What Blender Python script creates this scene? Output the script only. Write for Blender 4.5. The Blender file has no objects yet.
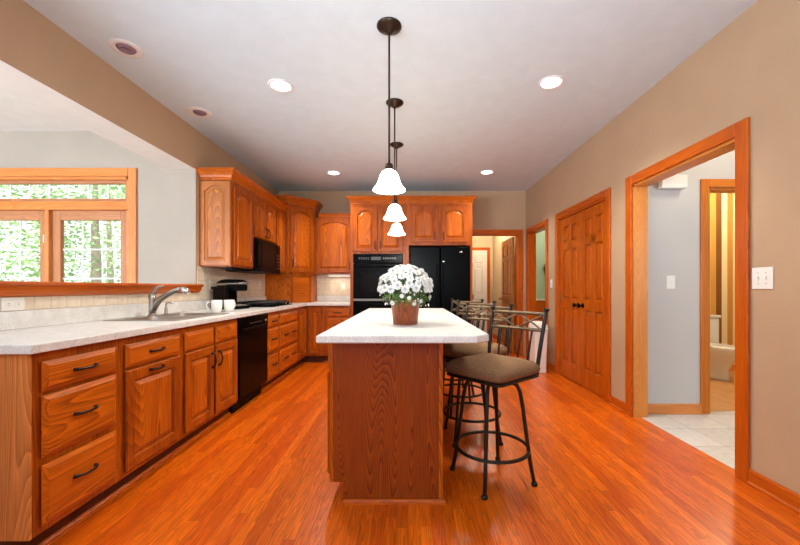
import bpy, bmesh, math, random
from mathutils import Vector, Matrix
R = math.radians
S = bpy.context.scene
COL = S.collection
random.seed(7)

# ------------------------------------------------------------------ camera
cam_d = bpy.data.cameras.new('camera'); cam = bpy.data.objects.new('camera', cam_d); COL.objects.link(cam)
cam.location = (0, 0, 1.145); cam.rotation_euler = (R(90), 0, 0)
cam_d.sensor_width = 36; cam_d.lens = 365 / 800 * 36
cam_d.shift_x = -8 / 800; cam_d.shift_y = 15.5 / 800
cam_d.clip_start = 0.05; cam_d.clip_end = 200
S.camera = cam

# ------------------------------------------------------------------ world, sun, big lights, exposure
W = bpy.data.worlds.new('world'); S.world = W; W.use_nodes = True
bgn = W.node_tree.nodes['Background']
bgn.inputs['Color'].default_value = (0.86, 0.94, 1.0, 1); bgn.inputs['Strength'].default_value = 1.7

def light(name, kind, loc, power, rot=(0, 0, 0), color=(1, 1, 1), size=1.0, size_y=None, parent=None, spot=None, radius=None):
    d = bpy.data.lights.new(name, kind); o = bpy.data.objects.new(name, d); COL.objects.link(o)
    o.location = loc; o.rotation_euler = rot; d.energy = power; d.color = color
    if kind == 'AREA':
        d.size = size
        if size_y: d.shape = 'RECTANGLE'; d.size_y = size_y
    if kind in ('POINT', 'SPOT') and radius is not None: d.shadow_soft_size = radius
    if kind == 'SPOT' and spot: d.spot_size = spot[0]; d.spot_blend = spot[1]
    if kind == 'SUN': d.angle = R(2)
    if parent: o.parent = parent
    return o

light('sun', 'SUN', (0, -10, 20), 3.2, (R(38), R(12), 0), (1, .96, .88))
# cool fill light added behind the camera, no window there
light('rear_fill_light', 'AREA', (0.0, -2.7, 1.55), 34, (R(90), 0, 0), (.82, .94, 1.06), 3.6, 2.0)
# photographer's flash bounced off the ceiling behind the camera
light('bounce_light', 'AREA', (0.1, -0.4, 1.75), 40, (R(180 - 20), 0, 0), (.74, .93, 1.14), 2.4, 1.4)
# the flash itself, tilted up toward the far ceiling
light('flash_light', 'SPOT', (0.1, -0.3, 1.65), 125, (R(110), 0, 0), (.86, .96, 1.06), spot=(R(95), .9), radius=.3)
# unseen fill lights added for the breakfast room, no windows behind them
light('side_fill_light', 'AREA', (-6.3, -1.9, 1.5), 60, (R(90), 0, R(-80)), (.82, .95, 1.08), 2.0, 2.0)
light('breakfast_fill_light', 'AREA', (-4.6, -2.6, 1.1), 540, (R(142), 0, 0), (.80, .94, 1.12), 2.6, 2.0)  # added fill tilted up to brighten the breakfast ceiling, no door there

S.view_settings.view_transform = 'Standard'; S.view_settings.look = 'None'
S.view_settings.exposure = 0.1; S.view_settings.gamma = 1.0
S.view_settings.use_curve_mapping = False
S.cycles.use_denoising = True
S.cycles.max_bounces = 8; S.cycles.diffuse_bounces = 3; S.cycles.sample_clamp_indirect = 6

# ------------------------------------------------------------------ materials
def lin(c):
    out = []
    for v in c[:3]:
        v /= 255
        out.append(v / 12.92 if v <= .04045 else ((v + .055) / 1.055) ** 2.4)
    return (*out, 1)

def newmat(name):
    m = bpy.data.materials.new(name); m.use_nodes = True
    nt = m.node_tree; b = nt.nodes['Principled BSDF']
    return m, nt, b

def plain(name, col, rough=.5, metal=0, emit=0, ecol=None, coat=0, spec=.5, noise=0, nscale=30):
    m, nt, b = newmat(name)
    b.inputs['Base Color'].default_value = lin(col); b.inputs['Roughness'].default_value = rough
    b.inputs['Metallic'].default_value = metal; b.inputs['Coat Weight'].default_value = coat
    b.inputs['Specular IOR Level'].default_value = spec
    if emit:
        b.inputs['Emission Color'].default_value = lin(ecol or col); b.inputs['Emission Strength'].default_value = emit
    if noise:
        tc = nt.nodes.new('ShaderNodeTexCoord'); n = nt.nodes.new('ShaderNodeTexNoise')
        n.inputs['Scale'].default_value = nscale; n.inputs['Detail'].default_value = 4
        nt.links.new(tc.outputs['Object'], n.inputs['Vector'])
        r = nt.nodes.new('ShaderNodeValToRGB')
        r.color_ramp.elements[0].color = lin([v * (1 - noise) for v in col]); r.color_ramp.elements[0].position = .35
        r.color_ramp.elements[1].color = lin([min(255, v * (1 + noise)) for v in col]); r.color_ramp.elements[1].position = .65
        nt.links.new(n.outputs['Fac'], r.inputs['Fac']); nt.links.new(r.outputs['Color'], b.inputs['Base Color'])
    return m

def math_node(nt, op, a=None, b=None, v=None):
    n = nt.nodes.new('ShaderNodeMath'); n.operation = op
    if a is not None: nt.links.new(a, n.inputs[0])
    if b is not None: nt.links.new(b, n.inputs[1])
    if v is not None: n.inputs[1].default_value = v
    return n.outputs[0]

def wood(name, light_c, dark_c, axis='z', rough=.36, rings=44, across=5.0, along=.42, coat=.0, ring_w=.5):
    """oak: contour rings of a stretched noise give cathedral grain, fine pores on top"""
    m, nt, b = newmat(name)
    tc = nt.nodes.new('ShaderNodeTexCoord'); oi = nt.nodes.new('ShaderNodeObjectInfo')
    off = nt.nodes.new('ShaderNodeVectorMath'); off.operation = 'MULTIPLY_ADD'
    comb = nt.nodes.new('ShaderNodeCombineXYZ')
    for i in range(3): nt.links.new(oi.outputs['Random'], comb.inputs[i])
    off.inputs[1].default_value = (17.3, 9.1, 23.7)
    nt.links.new(comb.outputs[0], off.inputs[0]); nt.links.new(tc.outputs['Object'], off.inputs[2])
    def mapped(ac, al):
        mp = nt.nodes.new('ShaderNodeVectorMath'); mp.operation = 'MULTIPLY'
        v = [ac, ac, ac]; v['xyz'.index(axis)] = al
        mp.inputs[1].default_value = v; nt.links.new(off.outputs[0], mp.inputs[0]); return mp.outputs[0]
    n1 = nt.nodes.new('ShaderNodeTexNoise'); n1.inputs['Scale'].default_value = 1; n1.inputs['Detail'].default_value = .6
    n1.inputs['Roughness'].default_value = .35
    nt.links.new(mapped(across, along), n1.inputs['Vector'])
    ph = math_node(nt, 'MULTIPLY', n1.outputs['Fac'], v=float(rings))
    fr = math_node(nt, 'FRACT', ph)
    ramp = nt.nodes.new('ShaderNodeValToRGB'); cr = ramp.color_ramp
    cr.elements[0].position = 0; cr.elements[0].color = (0, 0, 0, 1)
    cr.elements[1].position = .75; cr.elements[1].color = (.75, .75, .75, 1)
    e = cr.elements.new(.12); e.color = (.25, .25, .25, 1)
    e = cr.elements.new(.9); e.color = (1, 1, 1, 1)
    e = cr.elements.new(1.0); e.color = (0, 0, 0, 1)
    nt.links.new(fr, ramp.inputs['Fac'])
    n2 = nt.nodes.new('ShaderNodeTexNoise'); n2.inputs['Scale'].default_value = 1; n2.inputs['Detail'].default_value = 3
    nt.links.new(mapped(170, 5), n2.inputs['Vector'])
    n3 = nt.nodes.new('ShaderNodeTexNoise'); n3.inputs['Scale'].default_value = 1; n3.inputs['Detail'].default_value = 2
    nt.links.new(mapped(9, 1.2), n3.inputs['Vector'])
    a = math_node(nt, 'MULTIPLY', ramp.outputs['Color'], v=ring_w)
    c = math_node(nt, 'MULTIPLY', n2.outputs['Fac'], v=.75)
    d = math_node(nt, 'MULTIPLY', n3.outputs['Fac'], v=.55)
    s = math_node(nt, 'ADD', math_node(nt, 'ADD', a, c), d)
    s = math_node(nt, 'SUBTRACT', s, v=.45)
    mix = nt.nodes.new('ShaderNodeValToRGB')
    mix.color_ramp.elements[0].position = .0; mix.color_ramp.elements[0].color = lin(dark_c)
    mix.color_ramp.elements[1].position = .75; mix.color_ramp.elements[1].color = lin(light_c)
    nt.links.new(s, mix.inputs['Fac']); nt.links.new(mix.outputs['Color'], b.inputs['Base Color'])
    b.inputs['Roughness'].default_value = rough; b.inputs['Coat Weight'].default_value = coat
    b.inputs['Coat Roughness'].default_value = .2; b.inputs['Specular IOR Level'].default_value = .28
    return m

CAB_L, CAB_D = (216, 110, 18), (108, 34, 2)
OAK_V = wood('oak_cabinet_vertical', CAB_L, CAB_D, 'z')
OAK_H = wood('oak_cabinet_horizontal', CAB_L, CAB_D, 'x')
OAK_F = wood('oak_cabinet_frame', CAB_L, CAB_D, 'z', ring_w=.18)
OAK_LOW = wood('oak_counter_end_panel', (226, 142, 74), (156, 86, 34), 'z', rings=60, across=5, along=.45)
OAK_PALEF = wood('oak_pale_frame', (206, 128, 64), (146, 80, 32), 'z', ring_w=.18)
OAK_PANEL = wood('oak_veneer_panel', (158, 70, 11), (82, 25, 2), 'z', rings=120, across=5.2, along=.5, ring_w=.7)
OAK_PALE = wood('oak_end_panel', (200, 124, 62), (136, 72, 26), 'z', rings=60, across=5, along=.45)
TRIM_L, TRIM_D = (216, 108, 14), (158, 56, 3)
TRIM_V = wood('oak_trim_vertical', TRIM_L, TRIM_D, 'z', ring_w=.3)
TRIM_Y = wood('oak_trim_lengthwise', TRIM_L, TRIM_D, 'y', ring_w=.3)
TRIM_X = wood('oak_trim_crosswise', TRIM_L, TRIM_D, 'x', ring_w=.3)
GOLD_V = wood('oak_golden_vertical', (228, 136, 40), (180, 88, 16), 'z', ring_w=.25)
GOLD_X = wood('oak_golden_crosswise', (228, 136, 40), (180, 88, 16), 'x', ring_w=.25)
JAMB_LIT = wood('oak_jamb_hall_lit', (232, 158, 74), (196, 112, 36), 'z', ring_w=.25)  # trim oak made paler, light from the hall put into the colour
WIN_V = wood('oak_window_vertical', (232, 156, 92), (186, 104, 48), 'z', ring_w=.3)
WIN_X = wood('oak_window_crosswise', (236, 154, 84), (190, 104, 42), 'x', ring_w=.3)
SASH_SHADED_V = wood('oak_sash_shaded_vertical', (206, 146, 104), (166, 102, 62), 'z', ring_w=.25)  # both sash oaks: window oak with backlit shade put into the colour
SASH_SHADED_X = wood('oak_sash_shaded_crosswise', (206, 146, 104), (166, 102, 62), 'x', ring_w=.25)
DOOR_W = wood('oak_door', (208, 106, 14), (150, 56, 3), 'z', rings=22, ring_w=.35)
HALLDOOR = wood('oak_hall_door', (190, 118, 40), (138, 74, 18), 'z', ring_w=.3)
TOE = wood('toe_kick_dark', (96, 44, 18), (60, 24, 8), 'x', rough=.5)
WALLM = plain('tan_wall_paint', (186, 154, 121), .75, noise=.012, nscale=3)
WALLB = plain('light_tan_wall_paint', (170, 157, 142), .75, noise=.012, nscale=3)
GREYW = plain('grey_wall_paint', (202, 197, 190), .75)
HALLW = plain('beige_hall_paint', (205, 185, 152), .75)
GREENW = plain('green_wall_paint', (178, 198, 162), .7)
CEILB = plain('breakfast_ceiling_white', (238, 232, 224), .85, noise=.01, nscale=8)
CEIL = plain('ceiling_white', (212, 225, 231), .85, noise=.01, nscale=8)
WHITE = plain('white_plastic', (238, 234, 224), .4)
WHITED = plain('white_door_paint', (232, 228, 220), .45)
PORC = plain('porcelain', (240, 236, 228), .15, coat=.4)
BLACKG = plain('black_gloss', (5, 5, 5), .25, spec=.1)
BLACKM = plain('black_satin', (10, 10, 10), .45, spec=.15)
BLACKGLASS = plain('oven_glass', (20, 15, 12), .16, spec=.2)
IRON = plain('cast_iron', (20, 20, 21), .6)
BRONZE = plain('dark_bronze', (58, 44, 34), .4, metal=.75)
STOOLM = plain('stool_metal', (42, 35, 28), .42, metal=.55)
STOOLTOP = plain('stool_brushed_rail', (120, 100, 74), .45, metal=.55)
HANDLE = plain('pull_bronze', (44, 30, 24), .38, metal=.7)
BRASS = plain('hinge_brass', (176, 128, 66), .35, metal=.8)
for _m in (BLACKG, BLACKM, BLACKGLASS): _m.node_tree.nodes['Principled BSDF'].inputs['IOR'].default_value = 1.15; _m.node_tree.nodes['Principled BSDF'].inputs['Specular IOR Level'].default_value = .5
STEEL = plain('brushed_steel', (176, 170, 162), .28, metal=.95)
CHROME = plain('chrome', (215, 212, 208), .12, metal=1)
GREYPL = plain('grey_plastic', (150, 146, 142), .4)
FABRIC = plain('seat_fabric', (124, 92, 64), .9, noise=.14, nscale=160, spec=.2)
LEAFM = plain('mum_leaf', (70, 96, 34), .6, noise=.35, nscale=40)
PETAL = plain('mum_petal', (236, 234, 228), .7)
SOIL = plain('soil', (50, 36, 26), .9)
TREEL = plain('tree_leaf', (168, 196, 136), .6, noise=.25, nscale=.8)
BARK = plain('tree_bark', (150, 136, 118), .9)
LAWN = plain('lawn', (120, 160, 80), .9, noise=.2, nscale=4)
DARKGREEN = plain('dried_sprig', (70, 72, 40), .8)
GRILLE = plain('window_grille', (236, 240, 236), .5)
CANTRIM = plain('can_trim', (228, 222, 218), .5)
CANDARK = plain('can_dark_reflector', (150, 122, 140), .25, metal=.5)
POT = wood('pot_copper_wood', (160, 84, 48), (92, 38, 20), 'z', rings=14, across=14, along=.3, ring_w=.5, rough=.3)
POTRIM = plain('pot_rim', (214, 160, 112), .4)
LENS = plain('lamp_lens', (255, 250, 240), .5, emit=9, ecol=(255, 248, 238))
TUBE = plain('tube_lens', (255, 244, 220), .5, emit=1.2, ecol=(255, 240, 214))

def counter_mat():
    m, nt, b = newmat('speckled_counter')
    tc = nt.nodes.new('ShaderNodeTexCoord')
    n = nt.nodes.new('ShaderNodeTexNoise'); n.inputs['Scale'].default_value = 160; n.inputs['Detail'].default_value = 3
    n2 = nt.nodes.new('ShaderNodeTexNoise'); n2.inputs['Scale'].default_value = 14; n2.inputs['Detail'].default_value = 3
    nt.links.new(tc.outputs['Object'], n.inputs['Vector']); nt.links.new(tc.outputs['Object'], n2.inputs['Vector'])
    s = math_node(nt, 'ADD', math_node(nt, 'MULTIPLY', n.outputs['Fac'], v=.6), math_node(nt, 'MULTIPLY', n2.outputs['Fac'], v=.4))
    r = nt.nodes.new('ShaderNodeValToRGB')
    r.color_ramp.elements[0].position = .32; r.color_ramp.elements[0].color = lin((204, 200, 192))
    r.color_ramp.elements[1].position = .62; r.color_ramp.elements[1].color = lin((238, 236, 232))
    nt.links.new(s, r.inputs['Fac']); nt.links.new(r.outputs['Color'], b.inputs['Base Color'])
    b.inputs['Roughness'].default_value = .3
    return m
COUNTER = counter_mat()

def grid_mat(name, axes, c1, c2, mortar, bw, bh, ms, rough=.35, offset=0., bump=.25, grain=None, bias=0.):
    """brick texture over two world axes"""
    m, nt, b = newmat(name)
    tc = nt.nodes.new('ShaderNodeTexCoord'); sep = nt.nodes.new('ShaderNodeSeparateXYZ'); cb = nt.nodes.new('ShaderNodeCombineXYZ')
    nt.links.new(tc.outputs['Object'], sep.inputs[0])
    for i, a in enumerate(axes): nt.links.new(sep.outputs['xyz'.index(a)], cb.inputs[i])
    if grain:
        row = math_node(nt, 'FLOOR', math_node(nt, 'MULTIPLY', sep.outputs['xyz'.index(axes[1])], v=1 / bh))
        wn = nt.nodes.new('ShaderNodeTexWhiteNoise'); wn.noise_dimensions = '1D'; nt.links.new(row, wn.inputs['W'])
        nt.links.new(math_node(nt, 'ADD', sep.outputs['xyz'.index(axes[0])], math_node(nt, 'MULTIPLY', wn.outputs['Value'], v=bw)), cb.inputs[0])
        offset = 0
    br = nt.nodes.new('ShaderNodeTexBrick')
    br.offset = offset; br.offset_frequency = 2; br.squash = 1
    br.inputs['Scale'].default_value = 1; br.inputs['Brick Width'].default_value = bw; br.inputs['Row Height'].default_value = bh
    br.inputs['Mortar Size'].default_value = ms; br.inputs['Mortar Smooth'].default_value = .2; br.inputs['Bias'].default_value = bias
    br.inputs['Color1'].default_value = lin(c1); br.inputs['Color2'].default_value = lin(c2); br.inputs['Mortar'].default_value = lin(mortar)
    nt.links.new(cb.outputs[0], br.inputs['Vector'])
    col = br.outputs['Color']
    if grain:
        # board-wise jitter of the grain by the brick colour
        jit = nt.nodes.new('ShaderNodeVectorMath'); jit.operation = 'MULTIPLY_ADD'
        jit.inputs[1].default_value = (40, 90, 0)
        nt.links.new(br.outputs['Color'], jit.inputs[0]); nt.links.new(cb.outputs[0], jit.inputs[2])
        mp = nt.nodes.new('ShaderNodeVectorMath'); mp.operation = 'MULTIPLY'; mp.inputs[1].default_value = (1.6, 22, 1)
        nt.links.new(jit.outputs[0], mp.inputs[0])
        n = nt.nodes.new('ShaderNodeTexNoise'); n.inputs['Scale'].default_value = 1; n.inputs['Detail'].default_value = 2
        nt.links.new(mp.outputs[0], n.inputs['Vector'])
        fr = math_node(nt, 'FRACT', math_node(nt, 'MULTIPLY', n.outputs['Fac'], v=9.0))
        mp2 = nt.nodes.new('ShaderNodeVectorMath'); mp2.operation = 'MULTIPLY'; mp2.inputs[1].default_value = (6, 220, 1)
        nt.links.new(jit.outputs[0], mp2.inputs[0])
        n2 = nt.nodes.new('ShaderNodeTexNoise'); n2.inputs['Scale'].default_value = 1; n2.inputs['Detail'].default_value = 3
        nt.links.new(mp2.outputs[0], n2.inputs['Vector'])
        s = math_node(nt, 'ADD', math_node(nt, 'MULTIPLY', fr, v=.45), math_node(nt, 'MULTIPLY', n2.outputs['Fac'], v=.75))
        r = nt.nodes.new('ShaderNodeValToRGB')
        r.color_ramp.elements[0].position = .25; r.color_ramp.elements[0].color = (grain, grain * .86, grain * .74, 1)
        r.color_ramp.elements[1].position = .8; r.color_ramp.elements[1].color = (1.0, 1.0, 1.0, 1)
        nt.links.new(s, r.inputs['Fac'])
        mx = nt.nodes.new('ShaderNodeMix'); mx.data_type = 'RGBA'; mx.blend_type = 'MULTIPLY'; mx.inputs['Factor'].default_value = 1
        nt.links.new(col, mx.inputs['A']); nt.links.new(r.outputs['Color'], mx.inputs['B']); col = mx.outputs['Result']
    else:
        n = nt.nodes.new('ShaderNodeTexNoise'); n.inputs['Scale'].default_value = 26; n.inputs['Detail'].default_value = 4
        nt.links.new(tc.outputs['Object'], n.inputs['Vector'])
        r = nt.nodes.new('ShaderNodeValToRGB')
        r.color_ramp.elements[0].position = .3; r.color_ramp.elements[0].color = (.86, .84, .82, 1)
        r.color_ramp.elements[1].position = .65; r.color_ramp.elements[1].color = (1, 1, 1, 1)
        nt.links.new(n.outputs['Fac'], r.inputs['Fac'])
        mx = nt.nodes.new('ShaderNodeMix'); mx.data_type = 'RGBA'; mx.blend_type = 'MULTIPLY'; mx.inputs['Factor'].default_value = 1
        nt.links.new(col, mx.inputs['A']); nt.links.new(r.outputs['Color'], mx.inputs['B']); col = mx.outputs['Result']
    nt.links.new(col, b.inputs['Base Color'])
    b.inputs['Roughness'].default_value = rough
    if bump:
        bp = nt.nodes.new('ShaderNodeBump'); bp.inputs['Strength'].default_value = bump; bp.inputs['Distance'].default_value = .002; bp.invert = True
        nt.links.new(br.outputs['Fac'], bp.inputs['Height']); nt.links.new(bp.outputs['Normal'], b.inputs['Normal'])
    return m
FLOORM = grid_mat('oak_strip_floor', 'yx', (238, 114, 12), (206, 82, 5), (140, 50, 3), .95, .057, .0009, rough=.29, offset=.37, bump=.15, grain=.5)
BATHFLOOR = grid_mat('pale_oak_floor', 'yx', (226, 170, 110), (210, 150, 92), (170, 110, 60), .9, .083, .0012, rough=.35, offset=.37, bump=.1, grain=.8)
TILE_L = grid_mat('tumbled_tile_side', 'yz', (236, 220, 198), (228, 210, 184), (208, 192, 168), .102, .102, .003, rough=.45)
TILE_B = grid_mat('tumbled_tile_end', 'xz', (236, 220, 198), (228, 210, 184), (208, 192, 168), .102, .102, .003, rough=.45)
TILE_F = grid_mat('grey_floor_tile', 'xy', (222, 214, 204), (210, 202, 192), (186, 178, 168), .33, .33, .005, rough=.35)

def stripes_mat():
    m, nt, b = newmat('striped_wallpaper')
    tc = nt.nodes.new('ShaderNodeTexCoord'); sep = nt.nodes.new('ShaderNodeSeparateXYZ'); nt.links.new(tc.outputs['Object'], sep.inputs[0])
    a = math_node(nt, 'FRACT', math_node(nt, 'MULTIPLY', math_node(nt, 'ADD', sep.outputs[0], v=-4.183 + 3.9), v=1 / .39))
    r = nt.nodes.new('ShaderNodeValToRGB'); r.color_ramp.interpolation = 'CONSTANT'
    cols = [(0, (212, 150, 62)), (.2, (128, 76, 26)), (.4, (244, 220, 168)), (.6, (208, 142, 60)), (.8, (244, 220, 168))]
    r.color_ramp.elements[0].color = lin(cols[0][1]); r.color_ramp.elements[1].position = .2; r.color_ramp.elements[1].color = lin(cols[1][1])
    for p, c in cols[2:]:
        e = r.color_ramp.elements.new(p); e.color = lin(c)
    nt.links.new(a, r.inputs['Fac']); nt.links.new(r.outputs['Color'], b.inputs['Base Color']); b.inputs['Roughness'].default_value = .6
    return m
STRIPES = stripes_mat()

def glass_mat():
    m = bpy.data.materials.new('window_glass'); m.use_nodes = True; nt = m.node_tree; nt.nodes.clear()
    o = nt.nodes.new('ShaderNodeOutputMaterial'); t = nt.nodes.new('ShaderNodeBsdfTransparent'); g = nt.nodes.new('ShaderNodeBsdfGlossy')
    g.inputs['Roughness'].default_value = .02; mx = nt.nodes.new('ShaderNodeMixShader'); mx.inputs[0].default_value = .05
    nt.links.new(t.outputs[0], mx.inputs[1]); nt.links.new(g.outputs[0], mx.inputs[2]); nt.links.new(mx.outputs[0], o.inputs[0])
    return m
GLASS = glass_mat()

def shade_mat():
    m, nt, b = newmat('frosted_glass_shade')
    b.inputs['Base Color'].default_value = lin((250, 244, 232)); b.inputs['Roughness'].default_value = .35
    b.inputs['Emission Color'].default_value = lin((255, 238, 208)); b.inputs['Emission Strength'].default_value = 18
    return m
SHADE = shade_mat()

# ------------------------------------------------------------------ mesh helpers
class MB:
    def __init__(s): s.bm = bmesh.new()
    def _new(s, verts, m, smooth):
        for f in {f for v in verts for f in v.link_faces}:
            f.material_index = m; f.smooth = smooth
    def box(s, x0, x1, y0, y1, z0, z1, bev=0, seg=1, m=0, smooth=False, mat4=None):
        x0, x1 = min(x0, x1), max(x0, x1); y0, y1 = min(y0, y1), max(y0, y1); z0, z1 = min(z0, z1), max(z0, z1)
        mt = Matrix.Translation(((x0 + x1) / 2, (y0 + y1) / 2, (z0 + z1) / 2)) @ Matrix.Diagonal((x1 - x0, y1 - y0, z1 - z0, 1))
        if mat4 is not None: mt = mat4 @ mt
        v = bmesh.ops.create_cube(s.bm, size=1, matrix=mt)['verts']
        s._new(v, m, smooth)
        if bev:
            e = list({e for a in v for e in a.link_edges})
            r = bmesh.ops.bevel(s.bm, geom=e, offset=bev, segments=seg, affect='EDGES', profile=.5, clamp_overlap=True)
            for f in r['faces']: f.material_index = m; f.smooth = smooth or seg > 1
        return s
    def loops(s, lps, m=0, cap0=True, cap1=True, smooth=False, closed=True):
        rows = [[s.bm.verts.new(p) for p in lp] for lp in lps]
        n = len(rows[0]); fs = []; ml = m if isinstance(m, list) else None
        if ml: m = ml[-1]
        for q, (a, b) in enumerate(zip(rows, rows[1:])):
            for i in range(n if closed else n - 1):
                j = (i + 1) % n
                try: fs.append((s.bm.faces.new((a[i], a[j], b[j], b[i])), ml[q] if ml else m))
                except ValueError: pass
        for f, mi in fs: f.smooth = smooth; f.material_index = mi
        if cap0: f = s.bm.faces.new(rows[0][::-1]); f.material_index = m
        if cap1: f = s.bm.faces.new(rows[-1]); f.material_index = m
        return s
    def tube(s, pts, r, seg=10, m=0, cap=True, smooth=True):
        pts = [Vector(p) for p in pts]; n = len(pts)
        rr = r if isinstance(r, (list, tuple)) else [r] * n
        rows = []; prev = None
        for i, p in enumerate(pts):
            t = (pts[min(i + 1, n - 1)] - pts[max(i - 1, 0)]).normalized()
            if prev is None:
                u = t.orthogonal().normalized()
            else:
                u = (prev - t * prev.dot(t)).normalized()
            prev = u; w = t.cross(u)
            rows.append([p + (u * math.cos(2 * math.pi * k / seg) + w * math.sin(2 * math.pi * k / seg)) * rr[i] for k in range(seg)])
        return s.loops(rows, m, cap, cap, smooth)
    def lathe(s, prof, c=(0, 0, 0), seg=28, m=0, cap0=True, cap1=True, smooth=True, sx=1, sy=1):
        rows = [[(c[0] + r * sx * math.cos(2 * math.pi * k / seg), c[1] + r * sy * math.sin(2 * math.pi * k / seg), c[2] + z) for k in range(seg)] for r, z in prof]
        return s.loops(rows, m, cap0, cap1, smooth)
    def prism(s, poly, axis, a0, a1, m=0):
        """poly in the two other axes (in xyz order), extruded along axis"""
        def P(p, a):
            q = list(p); q.insert('xyz'.index(axis), a); return q
        return s.loops([[P(p, a0) for p in poly], [P(p, a1) for p in poly]], m)
    def sweep(s, path, prof, m=0, closed=False):
        """profile (out, z) swept along an xy path with mitred corners; out is to the right of travel"""
        n = len(path); rows = []
        for i in range(n):
            p = Vector(path[i])
            d0 = (p - Vector(path[i - 1])).normalized() if (i > 0 or closed) else None
            d1 = (Vector(path[(i + 1) % n]) - p).normalized() if (i < n - 1 or closed) else None
            if d0 is None: d0 = d1
            if d1 is None: d1 = d0
            n0 = Vector((d0.y, -d0.x)); n1 = Vector((d1.y, -d1.x)); nn = (n0 + n1)
            nn = nn / max(.2, (nn.length_squared / 2))
            rows.append([(p.x + nn.x * o, p.y + nn.y * o, z) for o, z in prof])
        if closed: rows.append(rows[0])
        return s.loops(rows, m, not closed, not closed)
    def done(s, name, mats, parent=None, loc=(0, 0, 0), rot=(0, 0, 0), sub=0):
        bmesh.ops.recalc_face_normals(s.bm, faces=s.bm.faces)
        me = bpy.data.meshes.new(name); s.bm.to_mesh(me); s.bm.free()
        for mt in (mats if isinstance(mats, (list, tuple)) else [mats]): me.materials.append(mt)
        o = bpy.data.objects.new(name, me); COL.objects.link(o)
        o.location = loc; o.rotation_euler = rot
        if parent: o.parent = parent
        if sub:
            md = o.modifiers.new('subdivision', 'SUBSURF'); md.levels = sub; md.render_levels = sub
        return o

def tag(o, label=None, cat=None, group=None, kind=None):
    if label: o['label'] = label
    if cat: o['category'] = cat
    if group: o['group'] = group
    if kind: o['kind'] = kind
    return o
def thing(name, label, cat, loc=(0, 0, 0), rotz=0, group=None):
    o = bpy.data.objects.new(name, None); COL.objects.link(o)
    o.location = loc; o.rotation_euler = (0, 0, rotz); o.empty_display_size = .1
    return tag(o, label, cat, group)
def struct(o, label=None):
    o['kind'] = 'structure'
    if label: o['label'] = label
    return o
def inst(name, src, parent, loc=(0, 0, 0), rot=(0, 0, 0)):
    o = bpy.data.objects.new(name, src.data); COL.objects.link(o); o.location = loc; o.rotation_euler = rot; o.parent = parent
    return o
def copy_tree(o, parent=None):
    c = o.copy(); COL.objects.link(c)
    if parent: c.parent = parent
    for ch in list(o.children): copy_tree(ch, c)
    return c

# ------------------------------------------------------------------ dimensions
XR, XL, YB, HC = 2.0, -2.2, 6.2, 2.79
YW = 3.784                     # breakfast window wall / end of kitchen side wall
# ------------------------------------------------------------------ structure: floors, ceilings, walls
struct(MB().box(-2.3, XR + .06, -3.0, 8.8, -.06, 0).done('floor', FLOORM))
struct(MB().box(-6.5, -2.3, -3.0, YW + .1, -.06, 0).done('floor_breakfast', TILE_F))  # unseen floor, made pale tile to bounce neutral light upward
struct(MB().box(XR + .06, 6.2, -.5, 3.39, -.06, 0).done('floor_hall', TILE_F))
struct(MB().box(XR + .06, 6.2, 3.39, 5.6, -.06, 0).done('floor_bathroom', BATHFLOOR))
struct(MB().box(XR + .06, 4.4, 5.6, 7.4, -.06, 0).done('floor_utility', TILE_F))
struct(MB().box(XL - .0, XR + .12, -3.0, YB + .12, HC, HC + .1).done('ceiling', CEIL))
struct(MB().box(-.5, 2.12, YB + .12, 8.8, HC - .1, HC).done('ceiling_passage', CEIL))
struct(MB().box(XR + .12, 6.2, -.5, 7.4, HC - .06, HC).done('ceiling_hall', CEIL))
# kitchen right wall with three openings
OP1 = (2.215, 3.244); OP2 = (3.665, 4.845); OP3 = (5.27, 6.06)   # cased opening, pantry, far doorway
HD = 2.06
b = MB()
ys = [(-3.0, OP1[0]), (OP1[1], OP2[0]), (OP2[1], OP3[0]), (OP3[1], YB + .12)]
for a, c in ys: b.box(XR, XR + .12, a, c, 0, HC)
for a, c in (OP1, OP2, OP3): b.box(XR, XR + .12, a, c, HD, HC)
struct(b.done('wall_right', WALLM))
# kitchen back wall with passage door
DX = (1.04, 1.875)
b = MB(); b.box(XL - .15, DX[0], YB, YB + .12, 0, HC); b.box(DX[1], XR, YB, YB + .12, 0, HC); b.box(DX[0], DX[1], YB, YB + .12, HD, HC)
struct(b.done('wall_back', WALLM))
struct(MB().box(XL - .15, XL, YW, YB, 0, HC).done('wall_left', WALLM))
# header over the opening to the breakfast room, sloped ceiling behind
b = MB(); b.prism([(XL, 2.375), (XL, HC + .1), (-2.49, HC + .1), (-2.49, 2.375)], 'y', -3.0, YW)
hd = b.done('wall_header', [WALLM, CEILB])
for p in hd.data.polygons:
    if p.normal.z < -.9: p.material_index = 1
struct(hd)
b = MB(); b.prism([(-2.49, 2.375), (-2.49, HC + .1), (-3.22, HC + .1), (-3.22, 2.772)], 'y', -3.0, YW)
b.box(-6.5, -3.22, -3.0, YW, 2.772, HC + .1)
struct(b.done('ceiling_breakfast', CEILB))
# half wall under the ledge; unseen near stretch added to block light
struct(MB().box(-2.32, XL, -1.2, YW, 0, 1.11).done('wall_half', WALLM))
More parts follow.
